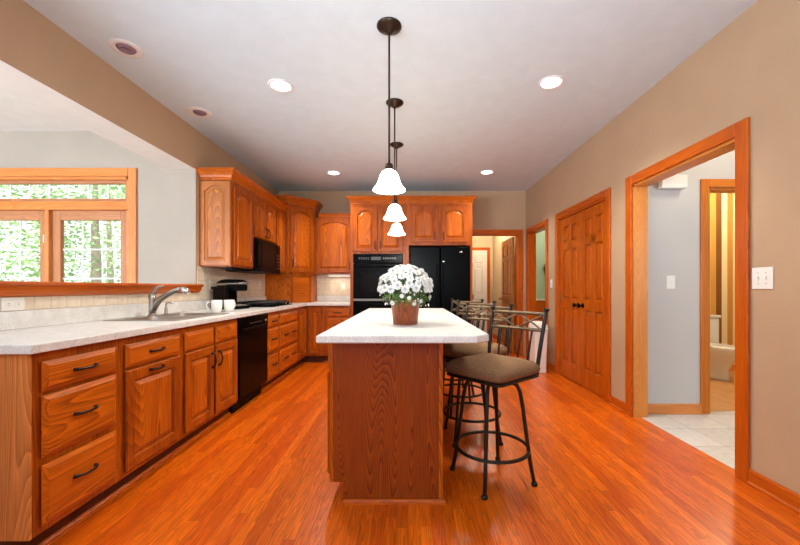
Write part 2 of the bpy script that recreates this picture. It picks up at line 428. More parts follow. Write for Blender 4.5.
# breakfast room walls
WX = (-4.66, -2.83); WZ = (.52, 2.30)       # window rough opening
WI = (WX[0] + .0, WX[1] - .06)
b = MB()
b.box(-6.5, WI[0], YW, YW + .15, 0, HC); b.box(WI[1], XL - .15, YW, YW + .15, 0, HC)
b.box(WI[0], WI[1], YW, YW + .15, 0, WZ[0]); b.box(WI[0], WI[1], YW, YW + .15, WZ[1], HC)
b.box(XL - .15, XL, YW - .0005, YW + .002, 1.11, 2.375)
struct(b.done('wall_breakfast', WALLB))
struct(MB().box(-6.6, -6.5, -3.0, YW + .15, 0, HC).done('wall_breakfast_side', WALLB))
struct(MB().box(-6.6, XR + .12, -3.1, -3.0, 0, HC).done('wall_rear', WALLB))
# passage behind the back wall
b = MB(); b.box(1.0, 1.1, YB + .12, 8.6, 0, HC - .1)
b.box(2.0, 2.12, YB + .12, 8.7, 0, HC - .1); b.box(1.0, 2.0, 8.6, 8.7, 0, HC - .1)
struct(b.done('wall_passage', HALLW))
# side hall + bathroom + utility room
BD = (2.738, 3.52)
b = MB(); b.box(XR + .12, BD[0], 3.33, 3.45, 0, HC - .06); b.box(BD[1], 6.2, 3.33, 3.45, 0, HC - .06); b.box(BD[0], BD[1], 3.33, 3.45, HD, HC - .06)
struct(b.done('wall_hall', GREYW))
struct(MB().box(6.1, 6.2, -.5, 5.35, 0, HC - .06).done('wall_hall_end', GREYW))
struct(MB().box(XR + .12, 6.2, -.6, -.5, 0, HC).done('wall_hall_near', GREYW))
struct(MB().box(2.75, 6.1, 5.05, 5.15, 0, HC - .06).done('wall_bathroom', STRIPES))
struct(MB().box(2.65, 2.75, 3.455, 5.45, 0, HC - .06).done('wall_bathroom_side', HALLW))
struct(MB().box(XR + .12, 2.645, 4.9, 5.0, 0, HC - .06).done('wall_pantry', WALLM))
b = MB(); b.box(XR + .12, 4.4, 7.2, 7.3, 0, HC - .06); b.box(4.3, 4.4, 5.5, 7.2, 0, HC - .06)
struct(b.done('wall_utility', GREENW))
b = MB(); b.box(XR + .12, 4.3, 7.17, 7.199, 0, .90); b.box(XR + .12, 4.3, 7.155, 7.199, .90, .935, m=1)
struct(b.done('trim_wainscot', [TRIM_V, WHITE]))

# outdoors
struct(MB().box(-40, 4, YW + .3, 45, -.62, -.5).done('ground', LAWN))

# ------------------------------------------------------------------ casings, jambs, baseboards
def casing_x(x, y0, y1, ztop, out=.02, w=.07, side=-1):
    """casing on a wall facing -X (side -1) around an opening y0..y1; slots 0 vertical, 1 along y"""
    b = MB()
    xa, xb = (x - out, x) if side < 0 else (x, x + out)
    b.box(xa, xb, y0 - w, y0, 0, ztop + w, bev=.004); b.box(xa, xb, y1, y1 + w, 0, ztop + w, bev=.004)
    b.box(xa, xb, y0 - .0, y1 + .0, ztop, ztop + w, bev=.004, m=1)
    return b
def jamb_x(b, x0, x1, y0, y1, ztop, t=.018):
    b.box(x0, x1, y0, y0 + t, 0, ztop); b.box(x0, x1, y1 - t, y1, 0, ztop); b.box(x0, x1, y0, y1, ztop - t, ztop, m=1)
b = MB(); jamb_x(b, XR, XR + .12, OP1[0], OP1[1], HD); struct(b.done('trim_jamb', [JAMB_LIT, JAMB_LIT]), 'oak jamb lining the cased opening, side hall light painted into its colour')
b = casing_x(XR, OP1[0], OP1[1], HD, w=.085)
struct(b.done('trim_1', [TRIM_V, TRIM_Y]), 'orange oak casing around the wide cased opening to the side hall')
b = casing_x(XR, OP2[0], OP2[1], HD, w=.075); jamb_x(b, XR, XR + .12, OP2[0], OP2[1], HD)
struct(b.done('trim_2', [TRIM_V, TRIM_Y]), 'orange oak casing around the pantry double doors')
b = casing_x(XR, OP3[0], OP3[1], HD, w=.07); jamb_x(b, XR, XR + .12, OP3[0], OP3[1], HD)
struct(b.done('trim_3', [TRIM_V, TRIM_Y]), 'oak casing around the narrow doorway to the green room')
def casing_y(y, x0, x1, ztop, out=.02, w=.07, mats=(0, 1)):
    b = MB()
    b.box(x0 - w, x0, y - out, y, 0, ztop + w, bev=.004); b.box(x1, x1 + w, y - out, y, 0, ztop + w, bev=.004)
    b.box(x0, x1, y - out, y, ztop, ztop + w, bev=.004, m=1)
    return b
def jamb_y(b, y0, y1, x0, x1, ztop, t=.018):
    b.box(x0, x0 + t, y0, y1, 0, ztop); b.box(x1 - t, x1, y0, y1, 0, ztop); b.box(x0, x1, y0, y1, ztop - t, ztop, m=1)
b = casing_y(YB, DX[0], DX[1], HD, w=.075); jamb_y(b, YB, YB + .12, DX[0], DX[1], HD)
struct(b.done('trim_4', [TRIM_V, TRIM_X]), 'oak casing around the passage doorway beside the refrigerator')
b = casing_y(3.33, BD[0], BD[1], HD, w=.075); jamb_y(b, 3.33, 3.45, BD[0], BD[1], HD)
struct(b.done('trim_5', [GOLD_V, GOLD_X]), 'oak casing around the bathroom doorway')
b = casing_y(8.6, 1.15, 1.86, 2.03, w=.07)
struct(b.done('trim_6', [TRIM_V, TRIM_X]), 'oak casing around the white door at the passage end')

BBP = [(0, 0), (.022, 0), (.022, .012), (.014, .02), (.014, .08), (.009, .09), (0, .09)]
def baseb(name, path, mat):
    return struct(MB().sweep(path, BBP).done(name, mat))
# travel so that the room is to the right of travel
baseb('baseboard_right', [(XR, OP1[0] - .085), (XR, -3.0)], TRIM_Y)
baseb('baseboard_right_mid', [(XR, OP2[0] - .075), (XR, OP1[1] + .085)], TRIM_Y)
baseb('baseboard_right_far', [(XR, OP3[0] - .07), (XR, OP2[1] + .075)], TRIM_Y)
baseb('baseboard_hall', [(XR + .12, 3.33), (BD[0] - .075, 3.33)], WIN_X)
baseb('baseboard_passage', [(2.0, 8.6), (2.0, YB + .12)], TRIM_Y)
baseb('baseboard_bathroom', [(2.75, 5.05), (6.1, 5.05)], WIN_X)

# ledge capping the half wall, lengthened out of view along with it
b = MB()
b.prism([(XL, 1.095), (XL + .028, 1.1), (XL + .05, 1.125), (XL + .055, 1.158), (XL, 1.158)], 'y', -1.2, 3.80)
b.prism([(-2.36, 1.158), (-2.36, 1.182), (XL + .07, 1.182), (XL + .078, 1.17), (XL + .07, 1.158)], 'y', -1.22, 3.80)
struct(b.done('trim_ledge', TRIM_Y), 'orange oak ledge capping the half wall behind the sink')

# tile backsplash
struct(MB().box(XL, XL + .008, 1.42, YW + .02, 1.017, 1.094).done('wall_tile_ledge', TILE_L))
struct(MB().box(XL, XL + .008, YW + .02, 5.6, 1.017, 1.372).done('wall_tile_side', TILE_L))
struct(MB().box(-1.545, -.885, YB - .008, YB, 1.017, 1.372).done('wall_tile_end', TILE_B))

# ------------------------------------------------------------------ windows
def window():
    root = thing('window_1', 'wide oak-framed window with transom lights in the breakfast room wall', 'window', (0, YW, 0))
    root['kind'] = 'structure'
    x0, x1 = WI; z0, z1 = WZ; w = .085
    b = MB()
    b.box(x0 - w, x0, -.022, 0, z0 - w, z1 + w, bev=.004); b.box(x1, x1 + w + .0, -.022, 0, z0 - w, z1 + w, bev=.004)
    b.box(x0, x1, -.022, 0, z1, z1 + w, bev=.004, m=1); b.box(x0, x1, -.022, 0, z0 - w, z0, bev=.004, m=1)
    b.done('casing', [WIN_V, WIN_X], root)
    b = MB(); t = .03
    b.box(x0, x0 + t, 0, .12, z0, z1); b.box(x1 - t, x1, 0, .12, z0, z1); b.box(x0, x1, 0, .12, z1 - t, z1, m=1); b.box(x0, x1, 0, .12, z0, z0 + t, m=1)
    zt = 2.0                                     # transom bar centre
    b.box(x0, x1, -.01, .11, zt - .045, zt + .045, bev=.004, m=1)
    xm = -3.74
    b.box(xm - .022, xm + .022, -.01, .11, z0, zt - .044, bev=.004)
    b.done('frame', [WIN_V, WIN_X], root)
    def sash(a, c, za, zb, sw, nx, nz, top=None):
        s = MB(); tw = top or sw
        s.box(a, a + sw, .03, .075, za, zb, bev=.003); s.box(c - sw, c, .03, .075, za, zb, bev=.003)
        s.box(a + sw, c - sw, .03, .075, zb - tw, zb, bev=.003, m=1); s.box(a + sw, c - sw, .03, .075, za, za + sw, bev=.003, m=1)
        so = s.done('sash', [SASH_SHADED_V, SASH_SHADED_X], root)
        MB().box(a + sw, c - sw, .05, .055, za + sw, zb - tw).done('pane', GLASS, so)
        g = MB(); gx0, gx1, gz0, gz1 = a + sw, c - sw, za + sw, zb - tw
        for i in range(1, nx): x = gx0 + (gx1 - gx0) * i / nx; g.box(x - .008, x + .008, .056, .062, gz0, gz1)
        for i in range(1, nz): z = gz0 + (gz1 - gz0) * i / nz; g.box(gx0, gx1, .057, .061, z - .008, z + .008)
        g.done('grille', GRILLE, so)
    sash(x0 + t, xm - .022, z0 + t, zt - .045, .085, 3, 4, .1)
    sash(xm + .022, x1 - t, z0 + t, zt - .045, .085, 3, 4, .1)
    sash(x0 + t, x1 - t, zt + .045, z1 - t, .035, 8, 1)
    # latch on the sash stile
    MB().box(-3.80, -3.79, .015, .03, 1.62, 1.70).done('latch', WHITE, root)
window()

# ------------------------------------------------------------------ doors of the setting
def six_panel(w, h, t=.036):
    """slab centred in y, x 0..w"""
    b = MB(); f = .017
    b.box(0, w, -t / 2 + f, t / 2 - f, 0, h)
    st = .105 if w > .65 else .092; mid = .085
    px = [(st, w / 2 - mid / 2), (w / 2 + mid / 2, w - st)]
    pz = [(.21, .88), (1.0, 1.62), (1.715, h - .11)]
    for sgn in (-1, 1):
        ya, yb = (-t / 2, -t / 2 + f) if sgn < 0 else (t / 2 - f, t / 2)
        for a, c in ((0, st), (w - st, w)): b.box(a, c, ya, yb, 0, h, bev=.002)
        b.box(w / 2 - mid / 2, w / 2 + mid / 2, ya, yb, .21, h - .11, bev=.002)
        z = 0
        for za, zb in pz + [(h, h)]:
            b.box(st, w - st, ya, yb, z, za, bev=.002); z = zb
        yo = -t / 2 + .004 if sgn < 0 else t / 2 - .004; yi = -t / 2 + f if sgn < 0 else t / 2 - f
        for a, c in px:
            for za, zb in pz:
                o1, o2 = .014, .032
                b.loops([[(a + o1, yi, za + o1), (c - o1, yi, za + o1), (c - o1, yi, zb - o1), (a + o1, yi, zb - o1)],
                         [(a + o2, yo, za + o2), (c - o2, yo, za + o2), (c - o2, yo, zb - o2), (a + o2, yo, zb - o2)]])
    return b
def knob(parent, loc, mat, rotz=0):
    b = MB(); b.tube([(0, 0, 0), (0, -.006, 0)], .028, 16); b.tube([(0, -.004, 0), (0, -.035, 0), (0, -.038, 0), (0, -.05, 0), (0, -.06, 0), (0, -.066, 0)], [.009, .009, .02, .027, .024, .01], 16)
    return b.done('knob', mat, parent, loc, (0, 0, rotz))
def hinge(parent, loc):
    b = MB(); b.tube([(0, 0, -.045), (0, 0, .045)], .008, 8); b.box(-.004, .028, .002, .006, -.045, .045)
    return b.done('hinge', BRASS, parent, loc)
def door(name, label, w, h, mat, loc, rot, knobx, knobmat, hingex=None):
    o = six_panel(w, h).done(name, mat, None, loc, (0, 0, rot)); o['kind'] = 'structure'; tag(o, label, 'door')
    knob(o, (knobx, -.018, .93), knobmat)
    if hingex is not None:
        for z in (.22, 1.0, 1.8): hinge(o, (hingex, -.022, z))
    return o
# pantry pair in the right wall: faces -X => rot -90 (local x -> -Y)
PW = (OP2[1] - OP2[0] - .036 - .01) / 2
door('door_1', 'near leaf of the orange oak six panel pantry doors', PW, 2.025, DOOR_W, (XR + .03, OP2[0] + .018 + .002 + PW, .012), R(-90), .055, BLACKM, PW - .0)
door('door_2', 'far leaf of the orange oak six panel pantry doors', PW, 2.025, DOOR_W, (XR + .03, OP2[1] - .018 - .002, .012), R(-90), PW - .055, BLACKM, .0)
# brown door standing open into the passage, hinged at right jamb
door('door_3', 'brown six panel door standing open into the passage', .74, 2.02, HALLDOOR, (1.832, YB + .88, .012), R(-90), .06, BRASS)
# white door at the end of the passage
door('door_4', 'white six panel door at the far end of the passage', .70, 2.02, WHITED, (1.155, 8.575, .008), 0, .06, BRASS)

# ------------------------------------------------------------------ cabinet parts
NARCH = 15
def rect_loop(x0, x1, z0, z1, y, rise=0):
    pts = [(x0, y, z0), (x1, y, z0)]
    for i in range(NARCH):
        u = i / (NARCH - 1); x = x1 + (x0 - x1) * u
        if rise:
            sh = .10
            uu = min(1, max(0, (u - sh) / (1 - 2 * sh)))
            k = (max(0, 1 - (2 * uu - 1) ** 2)) ** .62
            z = z1 - rise + rise * k
        else: z = z1
        pts.append((x, y, z))
    return pts
def door_front(w, h, arch=0, fw=.058):
    b = MB(); fw = min(fw, w * .24)
    def L(i, y, r=0): return rect_loop(i, w - i, i, h - i, y, r)
    lp = [L(.009, 0), L(.009, -.008), L(0, -.0085), L(0, -.015), L(.006, -.020), L(fw, -.020, arch), L(fw + .006, -.005, arch), L(fw + .016, -.004, arch), L(fw + .042, -.0185, arch * .95), ]
    b.loops(lp, [1, 1, 1, 1, 1, 1, 1, 0, 0]); return b
def drawer_front(w, h):
    b = MB()
    def L(i, y): return [(i, y, i), (w - i, y, i), (w - i, y, h - i), (i, y, h - i)]
    b.loops([L(.009, 0), L(.009, -.007), L(0, -.0075), L(0, -.0115), L(.005, -.0135), L(.016, -.0185), L(.022, -.0215)]); return b
def pull_mesh():
    b = MB(); pts = []; rr = []
    for i in range(13):
        u = -1 + 2 * i / 12; pts.append((u * .058, -.008 - .022 * (1 - abs(u) ** 2.6), 0)); rr.append(.0056 + .0024 * abs(u) ** 3 + .0012 * math.exp(-(u * 6) ** 2))
    b.tube(pts, rr, 8)
    for sx in (-1, 1): b.tube([(sx * .055, 0, 0), (sx * .055, -.012, 0)], [.0095, .0075], 8)
    return b
PULL = None
def pull(parent, loc, vertical=False, tilt=0):
    global PULL
    rot = (0, R(90) if vertical else 0, 0)
    if PULL is None:
        PULL = pull_mesh().done('pull', HANDLE, parent, loc, rot); return PULL
    return inst('pull', PULL, parent, loc, rot)
def fronts(root, items):
    for it in items:
        k, x0, x1, z0, z1 = it[:5]; hs = it[5] if len(it) > 5 else ()
        w, h = x1 - x0, z1 - z0
        if k == 'drawer' or k == 'false':
            o = drawer_front(w, h).done('drawer' if k == 'drawer' else 'false_drawer', OAK_H, root, (x0, -.0005, z0))
        else:
            o = door_front(w, h, .05 if k == 'arch' else 0).done('door', [OAK_V, OAK_F], root, (x0, -.0005, z0))
        for hx, hz, vert in hs: pull(o, (hx, -.02, hz), vert)
    return root
def base_cabinet(name, label, loc, rot, w, depth, items, z0=.11, z1=.8765, toe=True, end=None, mat=None, group=None, hollow=False):
    r = thing(name, label, 'cabinet', loc, rot, group)
    b = MB()
    if hollow:
        b.box(0, w, 0, .018, z0, z1, bev=.0015); b.box(0, .018, .018, depth, z0, z1); b.box(w - .018, w, .018, depth, z0, z1)
        b.box(.018, w - .018, .018, depth, z0, z0 + .018); b.box(.018, w - .018, depth - .01, depth, z0, z1)
    else: b.box(0, w, 0, depth, z0, z1, bev=.0015)
    b.done('body', mat or OAK_F, r)
    if toe:
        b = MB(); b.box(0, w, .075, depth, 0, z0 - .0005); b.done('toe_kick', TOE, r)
        b = MB(); b.prism([(.055, 0), (.074, 0), (.074, .02), (.066, .019), (.057, .01)], 'x', 0, w); b.done('shoe_molding', TRIM_X, r)
    fronts(r, items); return r
LX = -1.55; LR = R(90); DEP = .645
G = .0008
Y0, Y1, Y2, Y3, Y4, Y5, Y6, Y7 = 1.504, 1.956, 2.486, 3.313, 3.977, 4.352, 5.106, 5.565
gB = 'base cabinets'
c = base_cabinet('base_cabinet', 'nearest base cabinet at the counter end with three wide drawers', (LX, Y0, 0), LR, Y1 - Y0 - G, DEP, [
    ('drawer', .03, .42, .707, .835, [(.195, .064, 0)]), ('drawer', .03, .42, .427, .690, [(.195, .14, 0)]), ('drawer', .03, .42, .140, .397, [(.195, .14, 0)])], group=gB)
MB().box(-.012, -.0005, .0, DEP, .11, .8765).done('end_panel', OAK_LOW, c)
w = Y2 - Y1 - G
base_cabinet('base_cabinet', 'base cabinet with one drawer over a pull-out panel door bearing a horizontal handle', (LX, Y1, 0), LR, w, DEP, [
    ('drawer', .03, w - .03, .707, .835, [(w / 2 - .03, .064, 0)]), ('door', .03, w - .03, .140, .690, [(w / 2 - .03, .522, 0)])], group=gB)
w = Y3 - Y2 - G; h2 = w / 2
base_cabinet('base_cabinet', 'sink base cabinet with two doors under two plain false fronts', (LX, Y2, 0), LR, w, DEP, [
    ('false', .03, h2 - .018, .707, .835), ('false', h2 + .018, w - .03, .707, .835),
    ('door', .03, h2 - .018, .140, .690, [(h2 - .048 - .03, .44, 1)]), ('door', h2 + .018, w - .03, .140, .690, [(.035, .44, 1)])], group=gB, hollow=True)
w = Y5 - Y4 - G
base_cabinet('base_cabinet', 'narrow three drawer base cabinet just beyond the black dishwasher', (LX, Y4, 0), LR, w, DEP, [
    ('drawer', .03, w - .02, .707, .835, [((w - .05) / 2, .064, 0)]), ('drawer', .03, w - .02, .427, .690, [((w - .05) / 2, .14, 0)]), ('drawer', .03, w - .02, .140, .397, [((w - .05) / 2, .14, 0)])], group=gB)
w = Y6 - Y5 - G
base_cabinet('base_cabinet', 'wide three drawer base cabinet under the cooktop', (LX, Y5, 0), LR, w, DEP, [
    ('false', .02, w - .03, .707, .835), ('drawer', .02, w - .03, .427, .690, [(.2, .14, 0), (w - .25, .14, 0)]), ('drawer', .02, w - .03, .140, .397, [(.2, .14, 0), (w - .25, .14, 0)])], group=gB)
# corner unit: body fills the corner, one door on each face
r = thing('base_cabinet', 'corner base cabinet where the side run meets the end run', 'cabinet', (LX, Y6, 0), LR, gB)
b = MB(); b.box(0, Y7 - Y6 - .0, 0, DEP, .11, .8765, bev=.0015); b.box(Y7 - Y6, YB - Y6 - .012, -.25, DEP, .11, .8765)
b.done('body', OAK_F, r)
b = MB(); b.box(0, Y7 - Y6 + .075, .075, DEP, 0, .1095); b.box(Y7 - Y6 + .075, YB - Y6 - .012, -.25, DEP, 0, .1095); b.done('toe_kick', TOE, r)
fronts(r, [('door', .03, Y7 - Y6 - .05, .14, .835)])
o = door_front(.19, .695).done('door', [OAK_V, OAK_F], r, (Y7 - Y6 - .0005, -.03, .14), (0, 0, R(-90)))
# end run base cabinets, facing -Y
bx0 = LX + .25 + G
w = -.884 - bx0
base_cabinet('base_cabinet', 'end run base cabinet with drawers left of the wall oven', (bx0, Y7, 0), 0, w, YB - Y7 - .012, [
    ('door', .0, .0 + .20, .14, .835, [(.165, .58, 1)]) if False else ('drawer', .06, w - .02, .707, .835, [((w - .08) / 2, .064, 0)]),
    ('drawer', .06, w - .02, .427, .690, [((w - .08) / 2, .16, 0)]), ('drawer', .06, w - .02, .140, .397, [((w - .08) / 2, .16, 0)])], group=gB)

# ------------------------------------------------------------------ dishwasher
r = thing('dishwasher', 'black dishwasher built in under the counter', 'dishwasher', (LX, Y3, 0), LR)
w = Y4 - Y3 - G
MB().box(.002, w - .002, .02, .6, .112, .872).done('tub', BLACKM, r)
MB().box(.004, w - .004, -.022, .0195, .135, .735, bev=.006, seg=2).done('door', BLACKG, r)
b = MB(); b.box(.004, w - .004, -.028, .0195, .738, .872, bev=.006, seg=2); pn = b.done('control_panel', BLACKG, r)
b = MB()
for k in range(9): b.box(.20 + k * .032, .222 + k * .032, -.0295, -.0275, .80, .808)
MB().box(w - .09, w - .05, -.031, -.0275, .795, .815, bev=.002).done('latch', GREYPL, pn); b.done('button_row', plain('button_dark', (70, 70, 72), .4), pn)
MB().box(.05, .62 * w / .66, -.031, -.0275, .75, .765, bev=.002).done('handle', BLACKM, pn)
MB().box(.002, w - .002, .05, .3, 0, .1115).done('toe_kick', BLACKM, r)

# ------------------------------------------------------------------ counters
SX = (-2.115, -1.61); SY = (2.53, 3.30)
ct = thing('countertop', 'long speckled off-white L-shaped countertop with the sink', 'countertop')
b = MB(); zt0, zt1 = .877, .915; xe = -1.515; yn = 1.468
hx0, hx1, hy0, hy1 = SX[0] + .02, SX[1] - .02, SY[0] + .02, SY[1] - .02
outer = [(XL + .001, yn), (xe - .012, yn), (xe, yn + .012), (xe, 5.535), (-.884, 5.535), (-.884, YB - .001), (XL + .001, YB - .001)]
b.box(XL + .001, xe, yn, hy0, zt0, zt1, bev=.004, seg=2); b.box(XL + .001, hx0, hy0, hy1, zt0, zt1); b.box(hx1, xe, hy0 - .006, hy1 + .006, zt0, zt1, bev=.004, seg=2)
b.box(XL + .001, xe, hy1, 5.535 + .02, zt0, zt1, bev=.004, seg=2); b.box(XL + .001, -.884, 5.53, YB - .001, zt0, zt1, bev=.004, seg=2)
b.done('slab', COUNTER, ct)
b = MB(); b.box(XL + .001, XL + .02, 1.47, 5.62, .9155, 1.016, bev=.003); b.box(-1.54, -.885, YB - .02, YB - .001, .9155, 1.016, bev=.003)
b.done('upstand', COUNTER, ct)
# sink
sk = thing('sink', 'stainless double bowl sink set into the long countertop', 'sink', (0, 0, 0))
def bowl(x0, x1, y0, y1, zt, zb):
    b = MB(); t = .006
    def rr(ix, z, rad, n=5):
        pts = []; a0, a1, c0, c1 = x0 + ix, x1 - ix, y0 + ix, y1 - ix
        for cx, cy, st in ((a1 - rad, c1 - rad, 0), (a0 + rad, c1 - rad, 90), (a0 + rad, c0 + rad, 180), (a1 - rad, c0 + rad, 270)):
            for k in range(n + 1):
                an = R(st + 90 * k / n); pts.append((cx + rad * math.cos(an), cy + rad * math.sin(an), z))
        return pts
    b.loops([rr(0, zt, .04), rr(.004, zt - .02, .04), rr(.012, zb + .02, .04), rr(.03, zb, .04)], cap0=False, smooth=True)
    return b
ym = 2.93
b = MB()
for a in ((SX[0], SX[1], SY[0], SY[0] + .03), (SX[0], SX[1], SY[1] - .03, SY[1]), (SX[0], SX[0] + .085, SY[0] + .03, SY[1] - .03), (SX[1] - .03, SX[1], SY[0] + .03, SY[1] - .03), (SX[0] + .085, SX[1] - .03, ym - .015, ym + .015)):
    b.box(*a, .9155, .921, bev=.0015)
b.done('rim', STEEL, sk)
for a, c in ((SY[0] + .03, ym - .015), (ym + .015, SY[1] - .03)):
    bo = bowl(SX[0] + .085, SX[1] - .03, a, c, .9195, .76).done('bowl', STEEL, sk)
    MB().lathe([(.045, .0), (.04, .004), (.02, .001)], ((SX[0] + SX[1] + .055) / 2, (a + c) / 2, .762), cap0=False).done('drain', CHROME, bo)
# faucet
fx, fy = -2.07, 2.955
f = thing('faucet', 'brushed steel pull-out kitchen faucet on the sink deck', 'faucet', (fx, fy, .9215), 0)
MB().lathe([(.034, 0), (.034, .006), (.028, .014), (.026, .02)], seg=20).done('base', STEEL, f)
MB().tube([(0, 0, .012), (0, 0, .06), (.0, 0, .13), (-.002, 0, .165), (-.002, 0, .178)], [.026, .025, .025, .027, .02], 18).done('body', STEEL, f)
sp = MB().tube([(.012, 0, .045), (.03, -.0, .09), (.07, -.01, .132), (.13, -.02, .168), (.19, -.03, .197), (.235, -.037, .212), (.26, -.04, .214)], [.019, .023, .023, .021, .019, .019, .0195], 16).done('spout', STEEL, f)
MB().tube([(.255, -.04, .214), (.285, -.044, .211), (.305, -.047, .199), (.31, -.048, .178)], [.0195, .023, .0245, .021], 16).done('spray_head', CHROME, sp)
MB().tube([(-.002, 0, .172), (.012, 0, .196), (.035, -.003, .222), (.072, -.008, .238), (.1, -.012, .243)], [.02, .015, .011, .009, .006], 12).done('lever', STEEL, f)
# soap dispenser
d = thing('soap_dispenser', 'small slim soap dispenser pump beside the kitchen faucet', 'soap dispenser', (-2.075, 3.13, .9215))
MB().lathe([(.018, 0), (.018, .008), (.012, .014), (.012, .05), (.007, .055), (.006, .085)], seg=14).done('base', STEEL, d)
MB().tube([(0, 0, .082), (.0, 0, .094), (.03, -.0, .098), (.06, 0, .092)], [.008, .008, .006, .005], 10).done('nozzle', CHROME, d)

# ------------------------------------------------------------------ cooktop
cx0, cx1, cy0, cy1 = -2.12, -1.62, 4.36, 5.12
c = thing('cooktop', 'black gas cooktop with cast iron grates on the long countertop', 'cooktop', (0, 0, .9155))
MB().box(cx0, cx1, cy0, cy1, 0, .012, bev=.004, seg=2).done('plate', BLACKG, c)
for bx in (-2.0, -1.76):
    for by in (4.50, 4.74, 4.98):
        MB().lathe([(.05, .0), (.05, .008), (.034, .01), (.034, .018), (.0301, .02)], (bx, by, .0121), seg=18).done('burner', IRON, c)
for k in range(3):
    b = MB(); a = cy0 + .02 + k * .243; e = a + .233; zz = .05; t = .0115
    for x in (cx0 + .03, cx1 - .05, (cx0 + cx1) / 2 - .01): b.tube([(x, a, zz), (x, e, zz)], t, 6)
    for y in (a, e, (a + e) / 2, a * .75 + e * .25, a * .25 + e * .75): b.tube([(cx0 + .03, y, zz), (cx1 - .05, y, zz)], t, 6)
    for x in (cx0 + .03, cx1 - .05):
        for y in (a, e): b.tube([(x, y, .0125), (x, y, zz + .008)], .011, 6)
    b.done('grate', IRON, c)
for k in range(5): MB().lathe([(.017, 0), (.015, .02), (.012, .022)], (cx1 - .022, 4.5 + k * .12, .0121), seg=14).done('knob', BLACKM, c)

# ------------------------------------------------------------------ coffee maker and mugs
c = thing('coffee_maker', 'black single-cup coffee maker with silver band by the tile wall', 'coffee maker', (-1.965, 4.06, .9155), R(72))
c.scale = (1.0, 1.0, .98)
b = MB(); b.box(-.10, .10, -.17, .13, 0, .035, bev=.012, seg=3, smooth=True); b.done('base', BLACKG, c)
b = MB(); b.box(-.098, .098, .0, .128, .0355, .265, bev=.02, seg=3, smooth=True); b.done('body', BLACKG, c)
b = MB(); b.box(-.155, -.1, -.06, .11, .0, .25, bev=.015, seg=3, smooth=True); b.done('water_tank', BLACKGLASS, c)
b = MB(); b.box(-.09, .09, -.15, .0, .2, .275, bev=.02, seg=3, smooth=True); b.done('brew_head', BLACKM, c)
b = MB(); b.box(-.1, .1, -.15, .12, .2755, .29, bev=.006, seg=2, smooth=True); b.done('silver_band', STEEL, c)
b = MB()
rows = []
for i in range(9):
    u = -1 + 2 * i / 8; z = .2905 + .042 * math.sqrt(max(0, 1 - u * u * .98))
    rows.append([(-.1, -.02 + u * .135, .2905), (.1, -.02 + u * .135, .2905), (.085, -.02 + u * .13, z), (-.085, -.02 + u * .13, z)])
b.loops(rows, smooth=False); ld = b.done('lid', BLACKG, c)
MB().tube([(-.07, -.165, .285), (-.03, -.185, .292), (.03, -.185, .292), (.07, -.165, .285)], .009, 8).done('handle', STEEL, ld)
MB().box(-.07, .07, -.16, -.02, .0355, .045, bev=.003).done('drip_tray', STEEL, c)
def mug(label, x, y, ang):
    m = thing('mug', label, 'mug', (x, y, .9155), ang, 'white mugs by the coffee maker')
    MB().lathe([(.034, 0), (.041, .006), (.046, .05), (.048, .115), (.045, .115), (.043, .05), (.036, .012), (.02, .01)], seg=24, cap0=True).done('cup', PORC, m)
    MB().tube([(.047, 0, .095), (.075, 0, .098), (.088, 0, .075), (.08, 0, .045), (.046, 0, .025)], .007, 8).done('handle', PORC, m)
mug('white mug with its handle turned toward the sink, nearer of the two', -1.797, 3.43, R(205))
mug('white mug standing just in front of the black coffee maker', -1.722, 3.515, R(80))

# ------------------------------------------------------------------ upper cabinets
CROWN = [(-.012, 0), (.004, 0), (.004, .02), (.014, .026), (.02, .045), (.04, .075), (.052, .083), (.052, .098), (.06, .102), (.06, .112), (-.012, .112)]
UX = -1.87; UD = -XL + UX - .001   # depth .329
Z0, Z1 = 1.373, 2.285
gU = 'upper cabinets'
U0, U1, U2, U3 = 3.862, 4.39, 5.15, 5.545
def crown(root, path, z): return MB().sweep(path, [(o, z + h) for o, h in CROWN]).done('crown_molding', OAK_H, root)
# end cabinet: local x along +Y, front -y faces +X
w = U1 - U0 - G
r = thing('upper_cabinet', 'upper cabinet with arched end panel beside the breakfast room opening', 'cabinet', (UX, U0, 0), LR, gU)
MB().box(0, w, 0, UD, Z0, Z1, bev=.0015).done('body', OAK_F, r)
fronts(r, [('arch', .03, w - .02, Z0 + .02, Z1 - .035)])
o = door_front(UD - .004, Z1 - Z0 - .02, .05, .05).done('end_panel', [OAK_PALE, OAK_PALEF], r, (-.0005, UD - .002, Z0 + .01), (0, 0, R(-90)))
crown(r, [(-.02, UD), (-.02, -.002), (w, -.002)][::1] and [(w, -.002), (-.016, -.002), (-.016, UD)][::-1], Z1)
# over the microwave
w = U2 - U1 - G; ZM = 1.755
r = thing('upper_cabinet', 'short two door upper cabinet above the black microwave', 'cabinet', (UX, U1, 0), LR, gU)
MB().box(0, w, 0, UD, ZM, Z1, bev=.0015).done('body', OAK_F, r)
fronts(r, [('arch', .015, w / 2 - .006, ZM + .015, Z1 - .035, [(w / 2 - .06, .09, 1)]), ('arch', w / 2 + .006, w - .015, ZM + .015, Z1 - .035, [(.04, .09, 1)])])
crown(r, [(0, -.002), (w, -.002)], Z1)
w = U3 - U2 - G
r = thing('upper_cabinet', 'narrow single door upper cabinet right of the microwave', 'cabinet', (UX, U2, 0), LR, gU)
MB().box(0, w, 0, UD, Z0, Z1, bev=.0015).done('body', OAK_F, r)
fronts(r, [('arch', .02, w - .03, Z0 + .02, Z1 - .035)])
crown(r, [(0, -.002), (w, -.002)], Z1)
